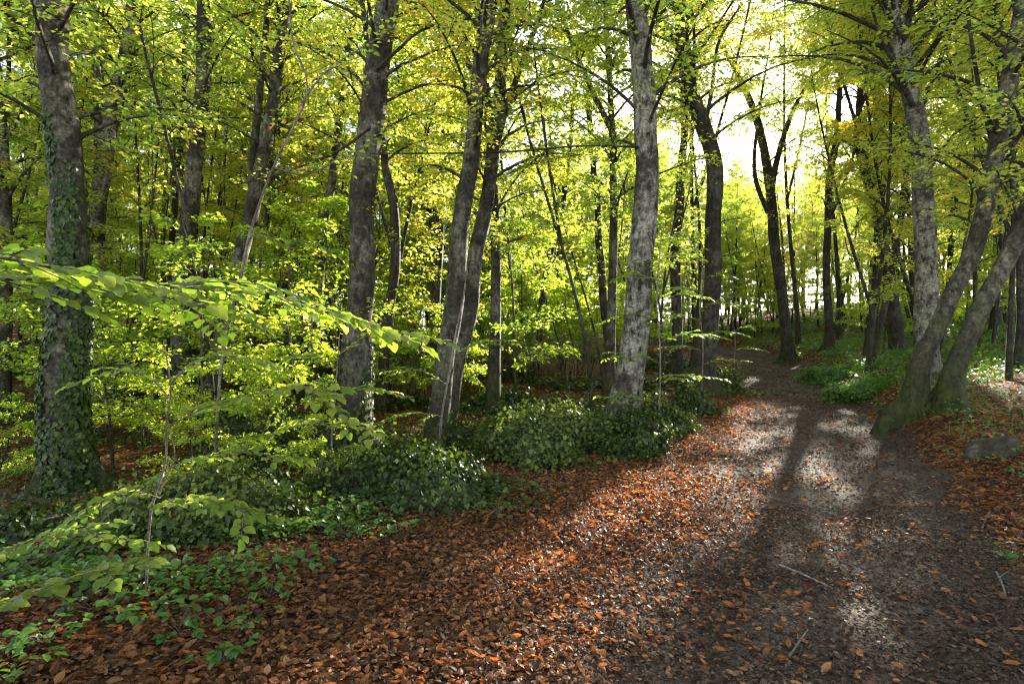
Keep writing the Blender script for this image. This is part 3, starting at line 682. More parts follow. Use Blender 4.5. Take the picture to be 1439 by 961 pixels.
hero('dark twin stemmed beech on the bend splitting into a wide fork', [(1110, 500, 20), (1100, 430, 16), (1090, 350, 16), (1084, 290, 15), (1078, 230, 14), (1060, 160, 11), (1030, 90, 8), (1000, 40, 6)], 22, B['bark_dark'],
     H=17, crown=.28, forks=[([(1084, 260, 11), (1100, 195, 9), (1122, 140, 7), (1150, 100, 5), (1172, 75, 3)], 22, 16), ([(1080, 300, 8), (1060, 240, 7), (1068, 150, 5), (1082, 60, 3)], 21.6, 17)], seed=10, nleaf=34, nb=50, blen=2.4)
hero('thin straight dark tree below the sun left of it', [(1166, 492, 15), (1163, 420, 12), (1162, 330, 11), (1168, 240, 11), (1178, 170, 9), (1182, 90, 8), (1186, 0, 7)], 21, B['bark_dark'],
     H=17, crown=.28, forks=[([(1164, 310, 8), (1185, 260, 7), (1200, 215, 6), (1215, 150, 5)], 21, 9)], seed=11, nleaf=34, nb=50, blen=2.4)
hero('dark crooked beech right below the sun, upper stem leaning left', [(1262, 450, 24), (1248, 380, 20), (1232, 300, 17), (1220, 240, 15), (1208, 190, 12), (1212, 100, 9), (1222, 10, 7)], 18.5, B['bark_dark'],
     H=17, crown=.28, forks=[([(1232, 300, 10), (1212, 240, 9), (1203, 180, 8), (1232, 90, 7)], 18.6, 12)], seed=12, nleaf=34, nb=50, blen=2.4)
hero('white flecked birch trunk on the right bank behind the mossy pair', [(1300, 515, 40), (1302, 430, 36), (1300, 330, 34), (1294, 220, 31), (1278, 120, 28), (1258, 30, 26), (1246, -40, 24)], 11.5, B['bark_pale'],
     name='birch_tree', H=14, crown=.45, blen=4.4, nb=64, seed=13, limbs=[([(1284, 150, 8), (1262, 100, 7), (1240, 60, 5), (1225, 10, 4)], 11.4, .8), ([(1300, 250, 6), (1340, 190, 5), (1400, 150, 3)], 11.4, 1)], flare=1.3)
hero('left mossy trunk of the leaning pair on the right bank', [(1283, 566, 40), (1293, 520, 31), (1312, 470, 28), (1340, 410, 28), (1372, 340, 29), (1396, 235, 29), (1418, 110, 28), (1440, 0, 26)], 8.9, B['bark_moss'],
     H=13, crown=.42, seed=14, flare=1.5, limbs=[([(1398, 215, 8), (1375, 120, 7), (1360, 20, 6)], 9.0, .8)], ivy=(-.1, .7, 120, .5))
hero('right mossy trunk of the leaning pair, tilted furthest over the bank', [(1334, 562, 42), (1345, 515, 33), (1362, 465, 31), (1397, 400, 30), (1428, 335, 31), (1456, 260, 31), (1480, 150, 30), (1512, 0, 28)], 8.5, B['bark_moss'],
     H=13, crown=.42, seed=15, flare=1.5, ivy=(-.1, .6, 90, .5))
hero('grey beech cut by the right edge of the frame', [(1440, 450, 24), (1444, 340, 22), (1450, 220, 20), (1440, 110, 18), (1385, 10, 15), (1370, -30, 14)], 15, B['bark'], H=13, crown=.42, seed=16)
for i, (lab, pts, d) in enumerate([
    ('whip thin stem rising between the slim pair and the pale trunk', [(752, 470, 9), (768, 380, 9), (790, 290, 8), (803, 180, 6), (815, 60, 5)], 17),
    ('thin crooked trunk just left of the mottled pale trunk', [(858, 470, 12), (845, 380, 11), (838, 270, 9), (828, 160, 8), (826, 40, 6)], 18),
    ('slim grey trunk behind the stout brown beech to its right', [(533, 560, 16), (548, 430, 15), (557, 330, 14), (545, 250, 12), (535, 190, 10)], 12.5),
    ('slender grey beech with spreading boughs left of the slim pair', [(608, 450, 18), (615, 330, 17), (620, 230, 16), (628, 180, 14), (650, 80, 10)], 17),
    ('thin straight trunk between the ivy clad beech and the straight grey one', [(236, 450, 10), (244, 300, 10), (255, 170, 9), (262, 20, 7)], 16),
    ('slim leaning trunk right of the leaning grey one', [(440, 480, 14), (452, 350, 13), (470, 230, 12), (482, 120, 10), (500, 0, 8)], 14),
    ('narrow dark trunk right behind the mottled pale trunk', [(952, 470, 16), (950, 360, 15), (958, 240, 12), (962, 150, 10), (958, 40, 7)], 16)]):
    hero(lab, pts, d, B['bark'] if i in (3, 5) else B['bark_dark'], H=11, crown=.5, nb=24, blen=2.0, nleaf=26, seed=30+i, flare=1.2)

# --- the rest of the wood
hero_xy = [tuple(o.location[:2]) for o in scene.objects if o.get('category') == 'tree' and o.location[2] > -100]
def sun_lane(x, y):
    """how far to the side of the beam that reaches the track (metres), and how far along"""
    s2 = np.array([SUN[0], SUN[1]]); s2 = s2/np.linalg.norm(s2)
    w = np.array([x-2.0, y-5.5]); along = w@s2; side = s2[0]*w[1]-s2[1]*w[0]
    return side, along
def first(o, used=set()):
    if id(o) in used: return False
    used.add(id(o)); return True
_used = set()
def place(o, x, y, rz, sc):
    z = hz(x, y); key, bl = KEY[o.name]; near = near_gap(x, y, bl*1.1*sc+1.2); c_, s_ = math.cos(rz), math.sin(rz)
    rot = lambda p: np.stack([p[:, 0]*c_-p[:, 1]*s_, p[:, 0]*s_+p[:, 1]*c_, p[:, 2]], -1)*sc+np.array([x, y, z])
    big = len(WOOD[o.name][0][0])
    if near:
        for v, f3, f4 in WOOD[o.name]:                # a stem that would stand in a gap is not planted
            if len(v) > 40 and in_gap(rot(v), .6).any() and r_gap.uniform() > .12: return None
    if o.name not in _used:
        _used.add(o.name); o.location = (x, y, z); o.rotation_euler = (0, 0, rz); o.scale = (sc,)*3; n = o
    else: n = copy_thing(o, (x, y, z), rz, sc)
    if near:
        lv = LEAVES[key]; k = lit_keep(rot(lv[0]))
        wd = Mesh(); cut = 0
        allw = np.vstack([np.asarray(v) for v, a_, b_ in WOOD[o.name]]); hit = in_gap(rot(allw)); i0 = 0
        for v, f3, f4 in WOOD[o.name]:
            if len(v) <= 40 and hit[i0:i0+len(v)].any(): cut += 1
            else: wd.add(v, f3, f4)
            i0 += len(v)
        if cut:
            for ch in n.children:
                if ch.name.startswith('trunk'): ch.data = wd.data('trunk', ch.data.materials[0])
        if not k.all():
            for ch in n.children:
                if ch.name.startswith('crown'): ch.data = crown_mesh([q_[k] for q_ in lv], 'crown', ch.data.materials[0])
    return n
r = np.random.default_rng(42)
spots = list(hero_xy)
high_spots = [(9.8, 14.5), (11.4, 18.0), (13.0, 21.5), (6.4, 21.5), (12.0, 26.0), (15.0, 25.5), (9.2, 29.0)]; count = dict(tall=0, far=0, sparse=0, young=0)
for hx, hy in high_spots:
    for _ in range(40):
        x, y = hx+r.normal(0, .8), hy+r.normal(0, .8)
        if abs(x-path_x(np.array(y))) < 2.1: continue
        if place(high[r.integers(len(high))], x, y, r.uniform(0, 6.28), r.uniform(.95, 1.15)) is not None: spots.append((x, y)); break
tries = 0
while count['tall']+count['sparse'] < 122 and tries < 15000:
    tries += 1
    d = 11+31*r.uniform(); a = r.uniform(-.93, .93)
    y = d; x = a*d
    u = x-path_x(np.array(y)); v = edge_x(np.array(y))-x
    if abs(u) < 2.2 and y < 36: continue
    md = 1.7 if d < 25 else 2.0
    if any((x-p_[0])**2+(y-p_[1])**2 < md*md for p_ in spots): continue
    # a gap towards the open valley in the middle
    if -.02 < a < .17 and y > 19 and r.uniform() < .25: continue
    side, along = sun_lane(x, y)
    k = r.uniform(.8, 1.15)*np.interp(d, [20, 30], [1, .68]); z0 = hz(x, y)
    if abs(side) < 3.4 and along > 0:                # the slanting beam: high crowns near by, thin ones farther off
        if along < 13: o = high[r.integers(len(high))]; k = r.uniform(.95, 1.2)
        else: o = sparse[r.integers(len(sparse))]; k = r.uniform(.85, 1.2)
        kind_ = 'sparse'
    else:
        o = tall[r.integers(len(tall))]; kind_ = 'tall'
    if place(o, x, y, r.uniform(0, 6.28), k) is None: continue
    spots.append((x, y)); count[kind_] += 1
tries = 0
while count['far'] < 36 and tries < 15000:
    tries += 1
    d = r.uniform(44, 92); a = r.uniform(-.95, .95); x = a*d
    if any((x-p_[0])**2+(d-p_[1])**2 < 5 for p_ in spots): continue
    if -.0 < a < .16 and r.uniform() < .5: continue
    side, along = sun_lane(x, d)
    if place(far[r.integers(len(far))], x, d, r.uniform(0, 6.28), r.uniform(.5, .72)) is None: continue
    spots.append((x, d)); count['far'] += 1
tries = 0
while count['far'] < 60 and tries < 15000:
    tries += 1
    d = r.uniform(27, 60); a = r.uniform(-.15, .95); x = a*d
    u = x-path_x(np.array(d))
    if any((x-p_[0])**2+(d-p_[1])**2 < 1.5 for p_ in spots) or (abs(u) < 2 and d < 40): continue
    if place(far[r.integers(len(far))], x, d, r.uniform(0, 6.28), r.uniform(.34, .5)) is None: continue
    spots.append((x, d)); count['far'] += 1
tries = n_ = 0
while n_ < 90 and tries < 6000:
    tries += 1
    d = r.uniform(10, 30); x = d*r.uniform(-.9, .95); u = x-path_x(np.array(d))
    if -1.9 < u < 1.9 or (u < 0 and x > edge_x(np.array(d))-.4) or any((x-p_[0])**2+(d-p_[1])**2 < .35 for p_ in spots): continue
    if place(pole[r.integers(len(pole))], x, d, r.uniform(0, 6.28), r.uniform(.75, 1.2)) is None: continue
    spots.append((x, d)); n_ += 1
tries = 0; count['slim'] = 0
while count['slim'] < 58 and tries < 15000:
    tries += 1
    d = r.uniform(13, 38); a = r.uniform(-.25, .95); x = a*d
    u = x-path_x(np.array(d))
    if abs(u) < 1.9 or (x-path_x(np.array(d)) < -1 and x > edge_x(np.array(d))-.5): continue
    if any((x-p_[0])**2+(d-p_[1])**2 < 1.0 for p_ in spots): continue
    if place(slim[r.integers(len(slim))], x, d, r.uniform(0, 6.28), r.uniform(.75, 1.15)) is None: continue
    spots.append((x, d)); count['slim'] += 1
tries = 0
while count['young'] < 120 and tries < 15000:
    tries += 1
    y = r.uniform(7.2, 34); x = r.uniform(-.95, .95)*y
    u = x-path_x(np.array(y)); v = edge_x(np.array(y))-x
    if v < 1.3 and u < 4.0: continue
    if u < 0 and y < 12.5 and x > -1.8: continue
    if u > 0 and r.uniform() < .35: continue
    side, along = sun_lane(x, y)
    if abs(side) < 2.6 and 0 < along < 13: continue
    if any((x-p_[0])**2+(y-p_[1])**2 < .8 for p_ in spots): continue
    if place(young[r.integers(len(young))], x, y, r.uniform(0, 6.28), r.uniform(.7, 1.2)*float(np.interp(y, [7, 11], [.45, 1]))) is None: continue
    spots.append((x, y)); count['young'] += 1
tries = n_ = 0
while n_ < 18 and tries < 4000:
    tries += 1
    d = r.uniform(27, 58); x = d*r.uniform(.03, .27)
    if abs(x-path_x(np.array(d))) < 2 and d < 38: continue
    if any((x-p_[0])**2+(d-p_[1])**2 < 2.6 for p_ in spots): continue
    if place(tall[r.integers(len(tall))], x, d, r.uniform(0, 6.28), r.uniform(.9, 1.3)) is None: continue
    spots.append((x, d)); n_ += 1
tries = n_ = 0
while n_ < 34 and tries < 4000:
    tries += 1
    d = r.uniform(38, 74); x = d*r.uniform(.28, .66)
    if any((x-p_[0])**2+(d-p_[1])**2 < 2.2 for p_ in spots): continue
    if place(tall[r.integers(len(tall))], x, d, r.uniform(0, 6.28), r.uniform(.85, 1.05)*float(np.interp(d, [38, 60], [.75, 1.25]))) is None: continue
    spots.append((x, d)); n_ += 1
for hx, hy, k in [(11.5, 36, 1.3), (13, 35, 1.2), (14.5, 37, 1.4), (10.5, 44, 1.4), (13, 43, 1.4), (15.5, 42, 1.4), (12, 50, 1.6), (16, 50, 1.6), (9, 50, 1.5), (13.2, 31, .9), (14.5, 33, 1.0), (18, 38, 1.4)]:
    place(young[r.integers(len(young))], hx, hy, r.uniform(0, 6.28), k); spots.append((hx, hy))
n_, tries = 0, 0
while n_ < 46 and tries < 3000:
    tries += 1
    y = r.uniform(25, 50); x = y*r.uniform(-.1, .9); u = x-path_x(np.array(y))
    if (abs(u) < 2.2 and y < 38) or any((x-p_[0])**2+(y-p_[1])**2 < .7 for p_ in spots): continue
    if place(young[r.integers(len(young))], x, y, r.uniform(0, 6.28), r.uniform(.55, 1.0)) is None: continue
    spots.append((x, y)); n_ += 1
print('PLACED', count)

# ------------------------------------------------------------------ ivy mounds along the edge of the hollow
def mound(label, px, py, d, sx, sy, sz, n, seed, bare=.0, mat='ivy', name='ivy_covered_boulder', cat='boulder', leaf=.06):
    r = np.random.default_rng(seed)
    sx, sy, sz = sx*.84, sy*.84, sz*.80
    c = P(px, py, d); g = hz(c[0], c[1])
    v, f = blob(seed, 3, .75); v = v*np.array([sx, sy, sz])*.9
    t = thing(name, label, cat, (c[0], c[1], g))
    b = Mesh(); b.add(v+np.array([0, 0, sz*.2]), f); b.build('stone', M['rock'], t)
    n = int(n*2.6); k = r.integers(0, len(f), n); w = r.dirichlet([1, 1, 1], n)
    p = (v[f[k]]*w[:, :, None]).sum(1); nn = p/np.array([sx, sy, sz])**2; nn /= np.linalg.norm(nn, axis=1)[:, None]
    keep = (p[:, 2] > -.75*sz) & ((bumps(p[:, 0]*3+seed, p[:, 1]*3+p[:, 2]*3, 3.0) < .42) if bare else True)
    p = p[keep]; nn = nn[keep]; m = len(p)
    lift = np.abs(r.normal(.02, .06, m))*(.6+1.2*np.clip(bumps(p[:, 0]*2, p[:, 1]*2+p[:, 2], .8)+.4, 0, 1)); p = p+nn*lift[:, None]+np.array([0, 0, sz*.2])
    p = p+nn*(np.abs(r.normal(.09, .07, m))*(r.uniform(size=m) < .10))[:, None]
    d_ = r.normal(0, .6, (m, 3))+np.array([0, 0, -.8])+nn*.35
    nr = nn+r.normal(0, .42, (m, 3))+np.array([0, 0, .35]); L = leaf*.78*r.uniform(.5, 1.4, m)
    k2 = n//5; a2 = r.uniform(0, 6.283, k2); e2 = .85+np.abs(r.normal(0, .38, k2))*(1+.5*np.sin(3*a2+seed))
    xs, ys = np.cos(a2)*sx*e2, np.sin(a2)*sy*e2
    p2 = np.stack([xs, ys, height(c[0]+xs, c[1]+ys)-g+r.uniform(.02, .12, k2)], -1)
    p = np.vstack([p, p2]); d_ = np.vstack([d_, np.stack([np.cos(a2), np.sin(a2), r.normal(0, .4, k2)], -1)]); nr = np.vstack([nr, np.stack([r.normal(0, .5, k2), r.normal(0, .5, k2), np.ones(k2)], -1)])
    L = np.append(L, leaf*.8*r.uniform(.5, 1.4, k2))
    iv = Mesh(); iv.leaves(p, d_, nr, L, L*.95, LEAF_IVY); iv.build('ivy', M[mat], t, smooth=False)
    return t
mound('broad low ivy mound at the lower left below the bright saplings', 285, 760, 4.7, .85, .5, .36, 4200, 1, leaf=.05)
mound('dark ivy mound cut by the left edge of the frame', 22, 770, 4.7, .42, .4, .28, 1700, 2, leaf=.05)
mound('wide tangled ivy heap in the left centre beside the leaf litter', 585, 715, 5.9, .85, .6, .42, 5200, 3)
mound('rounded ivy mound standing highest in the centre', 745, 655, 7.4, .62, .55, .50, 3300, 4)
mound('ivy hump adjoining the rounded boulder on its right', 800, 620, 8.4, .55, .5, .45, 2600, 5)
mound('compact ivy dome in front of the mottled pale trunk', 885, 645, 7.9, .46, .42, .38, 2600, 6)
mound('small ivy hump right behind the compact dome', 925, 605, 9.3, .48, .45, .36, 2300, 7)
mound('ivy hump beside the track below the dark curving beech', 968, 575, 11.2, .5, .5, .42, 2200, 8)
mound('farthest ivy hump at the foot of the dark curving beech', 1005, 545, 14.6, .7, .8, .48, 2300, 9, leaf=.075)
mound('ivy lump in the hollow behind the wide tangled heap', 655, 625, 9.6, .7, .6, .40, 2600, 10)
mound('shaded ivy boulder in the hollow beside the ivy clad beech', 335, 600, 9.0, .55, .5, .62, 2800, 11)
mound('ivy boulder in the hollow with pale glossy leaves on top', 400, 620, 9.6, .60, .55, .50, 2600, 12)
mound('low ivy hump in the hollow right of the ivy clad beech', 345, 690, 7.2, .65, .5, .30, 2400, 13)
mound('ivy hump in the hollow under the brown brushwood', 700, 575, 13, .9, .8, .45, 2600, 14, leaf=.07)
mound('mossy green hump on the right verge before the bend', 1175, 505, 16.5, .9, .8, .24, 2600, 15, mat='herb', leaf=.075)
mound('green hump nearer on the right verge', 1225, 525, 13, .8, .6, .16, 2400, 16, mat='herb', leaf=.065)

def stone(label, px, py, d, sx, sy, sz, seed, name='rock', cat='rock', sink=.3, tilt=0):
    c = P(px, py, d); g = hz(c[0], c[1]); v, f = blob(seed, 3, .5)
    rr_ = np.random.default_rng(seed+5)
    v, f = blob(seed, 5, .45)
    for _ in range(16):
        n_ = rr_.normal(size=3); n_ /= np.linalg.norm(n_); e_ = np.clip(v@n_-rr_.uniform(.38, .72), 0, None); v = v-e_[:, None]*n_
    v = v+.05*np.sin(v@rr_.normal(0, 6, (3, 3)))+.03*np.sin(v@rr_.normal(0, 15, (3, 3)))+.012*np.sin(v@rr_.normal(0, 40, (3, 3))); v = v*np.array([sx, sy, sz]); v[:, 2] += v[:, 0]*tilt
    b = Mesh(); b.add(v, f)
    return tag(b.build(name, M['stone'], loc=(c[0], c[1], g+sz*(.5-sink)), smooth=False), label, cat)
stone('weathered grey rock lying on the right verge', 1402, 655, 6.5, .36, .28, .22, 21, tilt=.5, sink=.34)
stone('flat pale stone sunk in the middle of the track, upper one', 1262, 745, 4.83, .10, .07, .02, 22, 'path_stone', 'stone')
stone('flat pale stone sunk in the track, lower one', 1276, 778, 4.3, .09, .06, .02, 23, 'path_stone', 'stone')
stone('small dark stone at the track edge near the foreground twig', 1090, 900, 3.05, .05, .04, .025, 24, 'path_stone', 'stone')

def stick(label, pts, rad, name='fallen_twig', cat='twig', forks=(), lift=.012):
    def line(pts):
        o = []
        for (a, b) in pts:
            d = 1.0
            for _ in range(40):                      # where that ray meets the ground
                x = d*(a-719.5)/F; z = hz(x, d)+lift; d = .5*d+.5*(CAM_Z-z)*F/max(b-480.5, 5)
            o.append([d*(a-719.5)/F, d, hz(d*(a-719.5)/F, d)+lift+random.uniform(0, .015)])
        return np.array(o)
    l = line(pts); base = l[0].copy(); b = Mesh()
    s = spline(l, 24)-base; b.tube(s, np.linspace(rad, rad*.5, 24), 6)
    for fk in forks:
        s = spline(line(fk), 14)-base; b.tube(s, np.linspace(rad*.6, rad*.25, 14), 5)
    return tag(b.build(name, M['twig'], loc=tuple(base)), label, cat)
stick('short pale forked twig on the bare earth in the foreground', [(1108, 925), (1122, 905), (1135, 888)], .007, forks=[[(1122, 905), (1120, 890)]])
stick('long dark twig lying across the track', [(1095, 795), (1130, 808), (1170, 828)], .009)
stick('thin pale twig among leaves on the right verge', [(1400, 805), (1408, 822), (1415, 842)], .007, forks=[[(1404, 812), (1420, 800)]])
stick('bare twig on the leaves at the right edge', [(1380, 745), (1390, 722), (1410, 708)], .008)
stick('long fallen branch slanting up from the lower left corner', [(-20, 822), (40, 795), (90, 777), (160, 765)], .018, 'fallen_branch', 'branch', forks=[[(60, 788), (75, 770), (85, 752)]], lift=.06)

# ------------------------------------------------------------------ foreground saplings
def spray(r, wood, lv, line, d, leafL, ntw=10, tw=.22, dens=1.0, rad=.006):
    """a flat leafy branch along a traced line"""
    c = np.array(trace([(a, b, 1) for a, b in line], d)); s = spline(c, 30)[:, :3]
    return spray3(r, wood, lv, s, leafL, ntw, tw, dens, rad)
def spray3(r, wood, lv, s, leafL, ntw=10, tw=.22, dens=1.0, rad=.006):
    wood.tube(s, np.linspace(rad, rad*.3, len(s)), 5)
    Ls = np.linalg.norm(s[-1]-s[0])
    def leafline(l, k):
        dirv = np.gradient(l, axis=0); n = len(l)
        for i in range(k):
            f = (i+.6)/k*(n-1); j = min(int(f), n-2); p = l[j]+(l[j+1]-l[j])*(f-j)
            t = dirv[j]/np.linalg.norm(dirv[j]); side = np.cross(t, [0, 0, 1.]); side /= np.linalg.norm(side)+1e-9
            sg = 1 if i % 2 else -1
            dd = t*.75+side*sg*r.uniform(.6, 1.1)+np.array([0, 0, r.normal(-.06, .15)])
            if i == k-1: dd = t+np.array([0, 0, -.2])
            nn = np.array([r.normal(0, .28), r.normal(-.22, .28), 1.])
            L = leafL*r.uniform(.62, 1.15)
            dd /= np.linalg.norm(dd)
            wood.tube(np.array([p, p+dd*.012]), np.array([.0012, .001]), 3, cap=False)
            lv.append((p+dd*.010, dd, nn, L))
    leafline(s[3:], max(3, int(Ls/(leafL*.45)*dens)))
    for i in range(ntw):
        f = (.10+.85*(i+r.uniform(.2, .8))/ntw)*(len(s)-1); j = min(int(f), len(s)-2)
        p = s[j]; t = s[j+1]-s[j]; t /= np.linalg.norm(t); side = np.cross(t, [0, 0, 1.]); side /= np.linalg.norm(side)+1e-9
        L = tw*r.uniform(.5, 1.2); dr = t*.8+side*(1 if i % 2 else -1)*r.uniform(.5, 1)+np.array([0, 0, r.normal(.0, .12)]); dr /= np.linalg.norm(dr)
        k = np.linspace(0, 1, 8)[:, None]; l = p+dr*L*k+np.array([0, 0, -.10*L])*k*k
        wood.tube(l, np.linspace(rad*.45, .0012, 8), 4)
        leafline(l[1:], max(2, int(L/(leafL*.42)*dens)))
def sapling(label, foot, sprays, stems, seed, leafL, mat='sapling'):
    r = np.random.default_rng(seed)
    g = np.array([foot[0], foot[1], hz(*foot)])
    st = Mesh()
    for line, d, rad in stems:
        c = np.array(trace([(a, b, 1) for a, b in line], d))[:, :3]; s = spline(c, 26); st.tube(s-g, np.linspace(rad, rad*.45, 26), 7)
    t = thing('beech_sapling', label, 'sapling', tuple(g))
    st.build('stem', M['twig'], t)
    for (line, d, ntw, tw, dens, lf) in sprays:
        w = Mesh(); lv = []
        spray(r, w, lv, line, d, lf*leafL, ntw, tw, dens)
        w.v = [v-g for v in w.v]; bo = w.build('branch', M['twig'], t)
        pos = A([q_[0] for q_ in lv])-g; dd = A([q_[1] for q_ in lv]); nn = A([q_[2] for q_ in lv]); L = A([q_[3] for q_ in lv])
        b = Mesh(); b.leaves(pos, dd, nn, L, L*.72, LEAF_BIG); b.build('leaves', M[mat], bo)
    return t
def gfoot(px, d): return (d*(px-719.5)/F, d)
def gpy(px, d): x, y = gfoot(px, d); return 480.5+(CAM_Z-hz(x, y))*F/d
sapling('sapling reaching in from the left edge with one long level leafy branch', gfoot(-140, 1.7),
        [([(-130, 345), (0, 362), (120, 385), (240, 402), (345, 412)], [1.6, 1.6, 1.65, 1.75, 1.9], 16, .30, .8, 1.0),
         ([(-120, 395), (20, 392), (130, 400), (240, 420), (330, 445)], [1.75, 1.8, 1.9, 2.1, 2.3], 15, .30, 1.0, .95),
         ([(230, 405), (330, 398), (430, 430), (500, 452), (565, 470)], [1.8, 2.0, 2.2, 2.3, 2.4], 14, .26, 1.0, 1.0)],
        [([(-140, gpy(-140, 1.7)), (-150, 700), (-135, 500), (-130, 345), (-120, 200)], 1.7, .010)], 51, .068)
sapling('thin crooked sapling among the low ivy at the lower left', gfoot(205, 3.5),
        [([(236, 600), (290, 572), (350, 556), (410, 542), (470, 556)], [3.4, 3.2, 3.0, 2.9, 2.8], 8, .26, 1.0, 1.0),
         ([(230, 660), (290, 640), (350, 636), (430, 648)], [3.4, 3.3, 3.2, 3.2], 7, .22, 1.0, .9),
         ([(225, 700), (180, 690), (140, 706), (100, 730)], [3.4, 3.3, 3.2, 3.2], 7, .24, 1.0, .9),
         ([(222, 715), (260, 700), (310, 706), (360, 725)], [3.45, 3.3, 3.2, 3.1], 8, .25, 1.0, .95),
         ([(238, 560), (210, 530), (170, 520), (130, 530)], [3.4, 3.4, 3.3, 3.3], 5, .22, .9, .9),
         ([(238, 540), (280, 505), (330, 500), (380, 510)], [3.4, 3.5, 3.6, 3.7], 6, .26, .9, .9),
         ([(430, 545), (470, 575), (510, 600), (530, 610)], [2.85, 2.8, 2.75, 2.7], 4, .12, 1, .9)],
        [([(205, gpy(205, 3.5)+4), (212, 720), (232, 650), (234, 590), (240, 545), (230, 480)], 3.45, .009),
         ([(225, 690), (245, 640), (236, 600)], 3.4, .005)], 52, .072)
sapling('low sapling twig with broad pale leaves at the bottom left corner', gfoot(-60, 2.9),
        [([(-60, 860), (0, 850), (70, 822), (140, 800), (205, 792)], [2.5, 2.45, 2.4, 2.4, 2.4], 7, .14, 1.1, 1.05),
         ([(-50, 800), (40, 760), (110, 745), (180, 760)], [3.0, 2.9, 2.9, 2.9], 7, .2, 1, .9)],
        [([(-60, gpy(-60, 2.9)+4), (-65, 850), (-60, 790)], 2.9, .008)], 53, .078)
sapling('slender leaning sapling with a bare crooked stem in the left centre', gfoot(300, 7.6),
        [([(386, 232), (430, 240), (480, 222), (530, 200)], 7.4, 6, .5, .5, 1.1), ([(440, 130), (480, 85), (530, 60)], 7.4, 6, .5, .5, 1.1),
         ([(340, 380), (290, 350), (240, 345)], 7.5, 6, .5, .6, 1.1), ([(350, 330), (420, 340), (470, 352)], 7.3, 6, .5, .6, 1.1)],
        [([(300, gpy(300, 7.6)), (312, 500), (338, 390), (352, 325), (384, 235), (432, 130), (412, 60), (405, -20)], 7.5, .022),
         ([(384, 235), (430, 245), (480, 222), (540, 190)], 7.45, .015), ([(424, 145), (450, 110), (490, 78), (540, 50)], 7.45, .014)], 54, .085)
sapling('pale thin sapling stem at the foot of the slim leaning pair', gfoot(617, 8.6),
        [([(628, 540), (590, 520), (555, 525)], 8.5, 6, .4, .8, 1), ([(634, 500), (680, 480), (720, 478)], 8.5, 6, .4, .8, 1), ([(622, 585), (580, 580), (540, 590)], 8.3, 6, .4, .8, 1)],
        [([(617, gpy(617, 8.6)), (620, 590), (632, 520), (640, 470), (655, 400)], 8.6, .02)], 55, .08)
sapling('small sapling beside the stout brown beech with drooping leaves', gfoot(470, 6.3),
        [([(470, 560), (510, 545), (560, 556)], 6.2, 6, .35, .9, 1), ([(468, 600), (430, 590), (395, 602)], 6.2, 6, .35, .9, 1), ([(472, 520), (440, 500), (400, 505)], 6.2, 6, .35, .9, 1),
         ([(474, 500), (520, 470), (560, 475)], 6.2, 6, .35, .9, 1), ([(468, 640), (500, 625), (540, 640)], 6.1, 5, .3, .9, 1)],
        [([(470, gpy(470, 6.3)), (466, 620), (472, 540), (478, 460)], 6.25, .012)], 56, .078)
for i, (px, d, lab) in enumerate([(985, 12.6, 'airy sapling with pale sunlit leaves beside the dark curving beech'), (925, 8.9, 'thin sapling with sparse leaves right of the mottled pale trunk'),
                                  (1030, 17.5, 'bushy pale leaved sapling left of the bend in the track')]):
    g = gpy(px, d); w_ = 800/d
    sapling(lab, gfoot(px, d), [([(px+2, g-w_*(.5+.32*k)), (px+(1 if k % 2 else -1)*w_*.35, g-w_*(.62+.32*k)), (px+(1 if k % 2 else -1)*w_*(.8-.05*k), g-w_*(.6+.32*k))], d+(.3 if k % 3 else -.4), 6, .4, .9, 1) for k in range(8)],
            [([(px, g), (px+3, g-w_*1.2), (px-2, g-w_*2.2), (px+5, g-w_*3.2)], d, .016)], 60+i, .08)

# small seedlings pushing through the fallen leaves
def seedling(px, py, d, seed, label, n=10, s=.05):
    r = np.random.default_rng(seed); x, y = gfoot(px, d); g = hz(x, y)
    t = thing('seedling', label, 'seedling', (x, y, g), 'seedlings in the fallen leaves')
    st = Mesh(); lv = Mesh(); pp, dd, nn = [], [], []
    for k in range(n):
        a = r.uniform(0, 6.28); l = r.uniform(.03, .16); h = r.uniform(.03, .12)
        tip = np.array([math.cos(a)*l, math.sin(a)*l, h]); m = tip*.5+np.array([0, 0, h*.35])
        st.tube(spline([np.zeros(3), m, tip], 6), np.linspace(.002, .001, 6), 4)
        for b_ in (-.9, 0, .9):
            pp.append(tip); dd.append([math.cos(a+b_), math.sin(a+b_), r.normal(-.1, .2)]); nn.append([r.normal(0, .25), r.normal(0, .25), 1])
    L = s*r.uniform(.7, 1.2, len(pp)); lv.leaves(A(pp), A(dd), A(nn), L, L*.75, LEAF_BIG)
    st.build('stem', M['twig'], t); lv.build('leaves', M['herb'], t)
for i, (px, py, lab) in enumerate([(378, 850, 'leafy seedling below the broad ivy mound'), (320, 815, 'pale seedling at the front edge of the ivy mound'), (345, 895, 'small seedling beneath two others at lower left'),
                                   (250, 905, 'low seedling in brown leaves left of the others'), (318, 940, 'seedling nearest the bottom edge at lower left'), (60, 930, 'seedling near the bottom left corner'),
                                   (430, 800, 'seedling between the ivy mound and the tangled heap'), (480, 765, 'seedling at the foot of the tangled ivy heap'), (130, 880, 'seedling under the broad pale leaved twig'),
                                   (1425, 705, 'bright seedling beside the rock on the right verge'), (1432, 800, 'seedling at the right edge among leaves'), (700, 730, 'seedling right of the tangled ivy heap')]):
    d = CAM_Z*F/(py-480.5); seedling(px, py, d, 300+i, lab, 9+i % 4, .05)

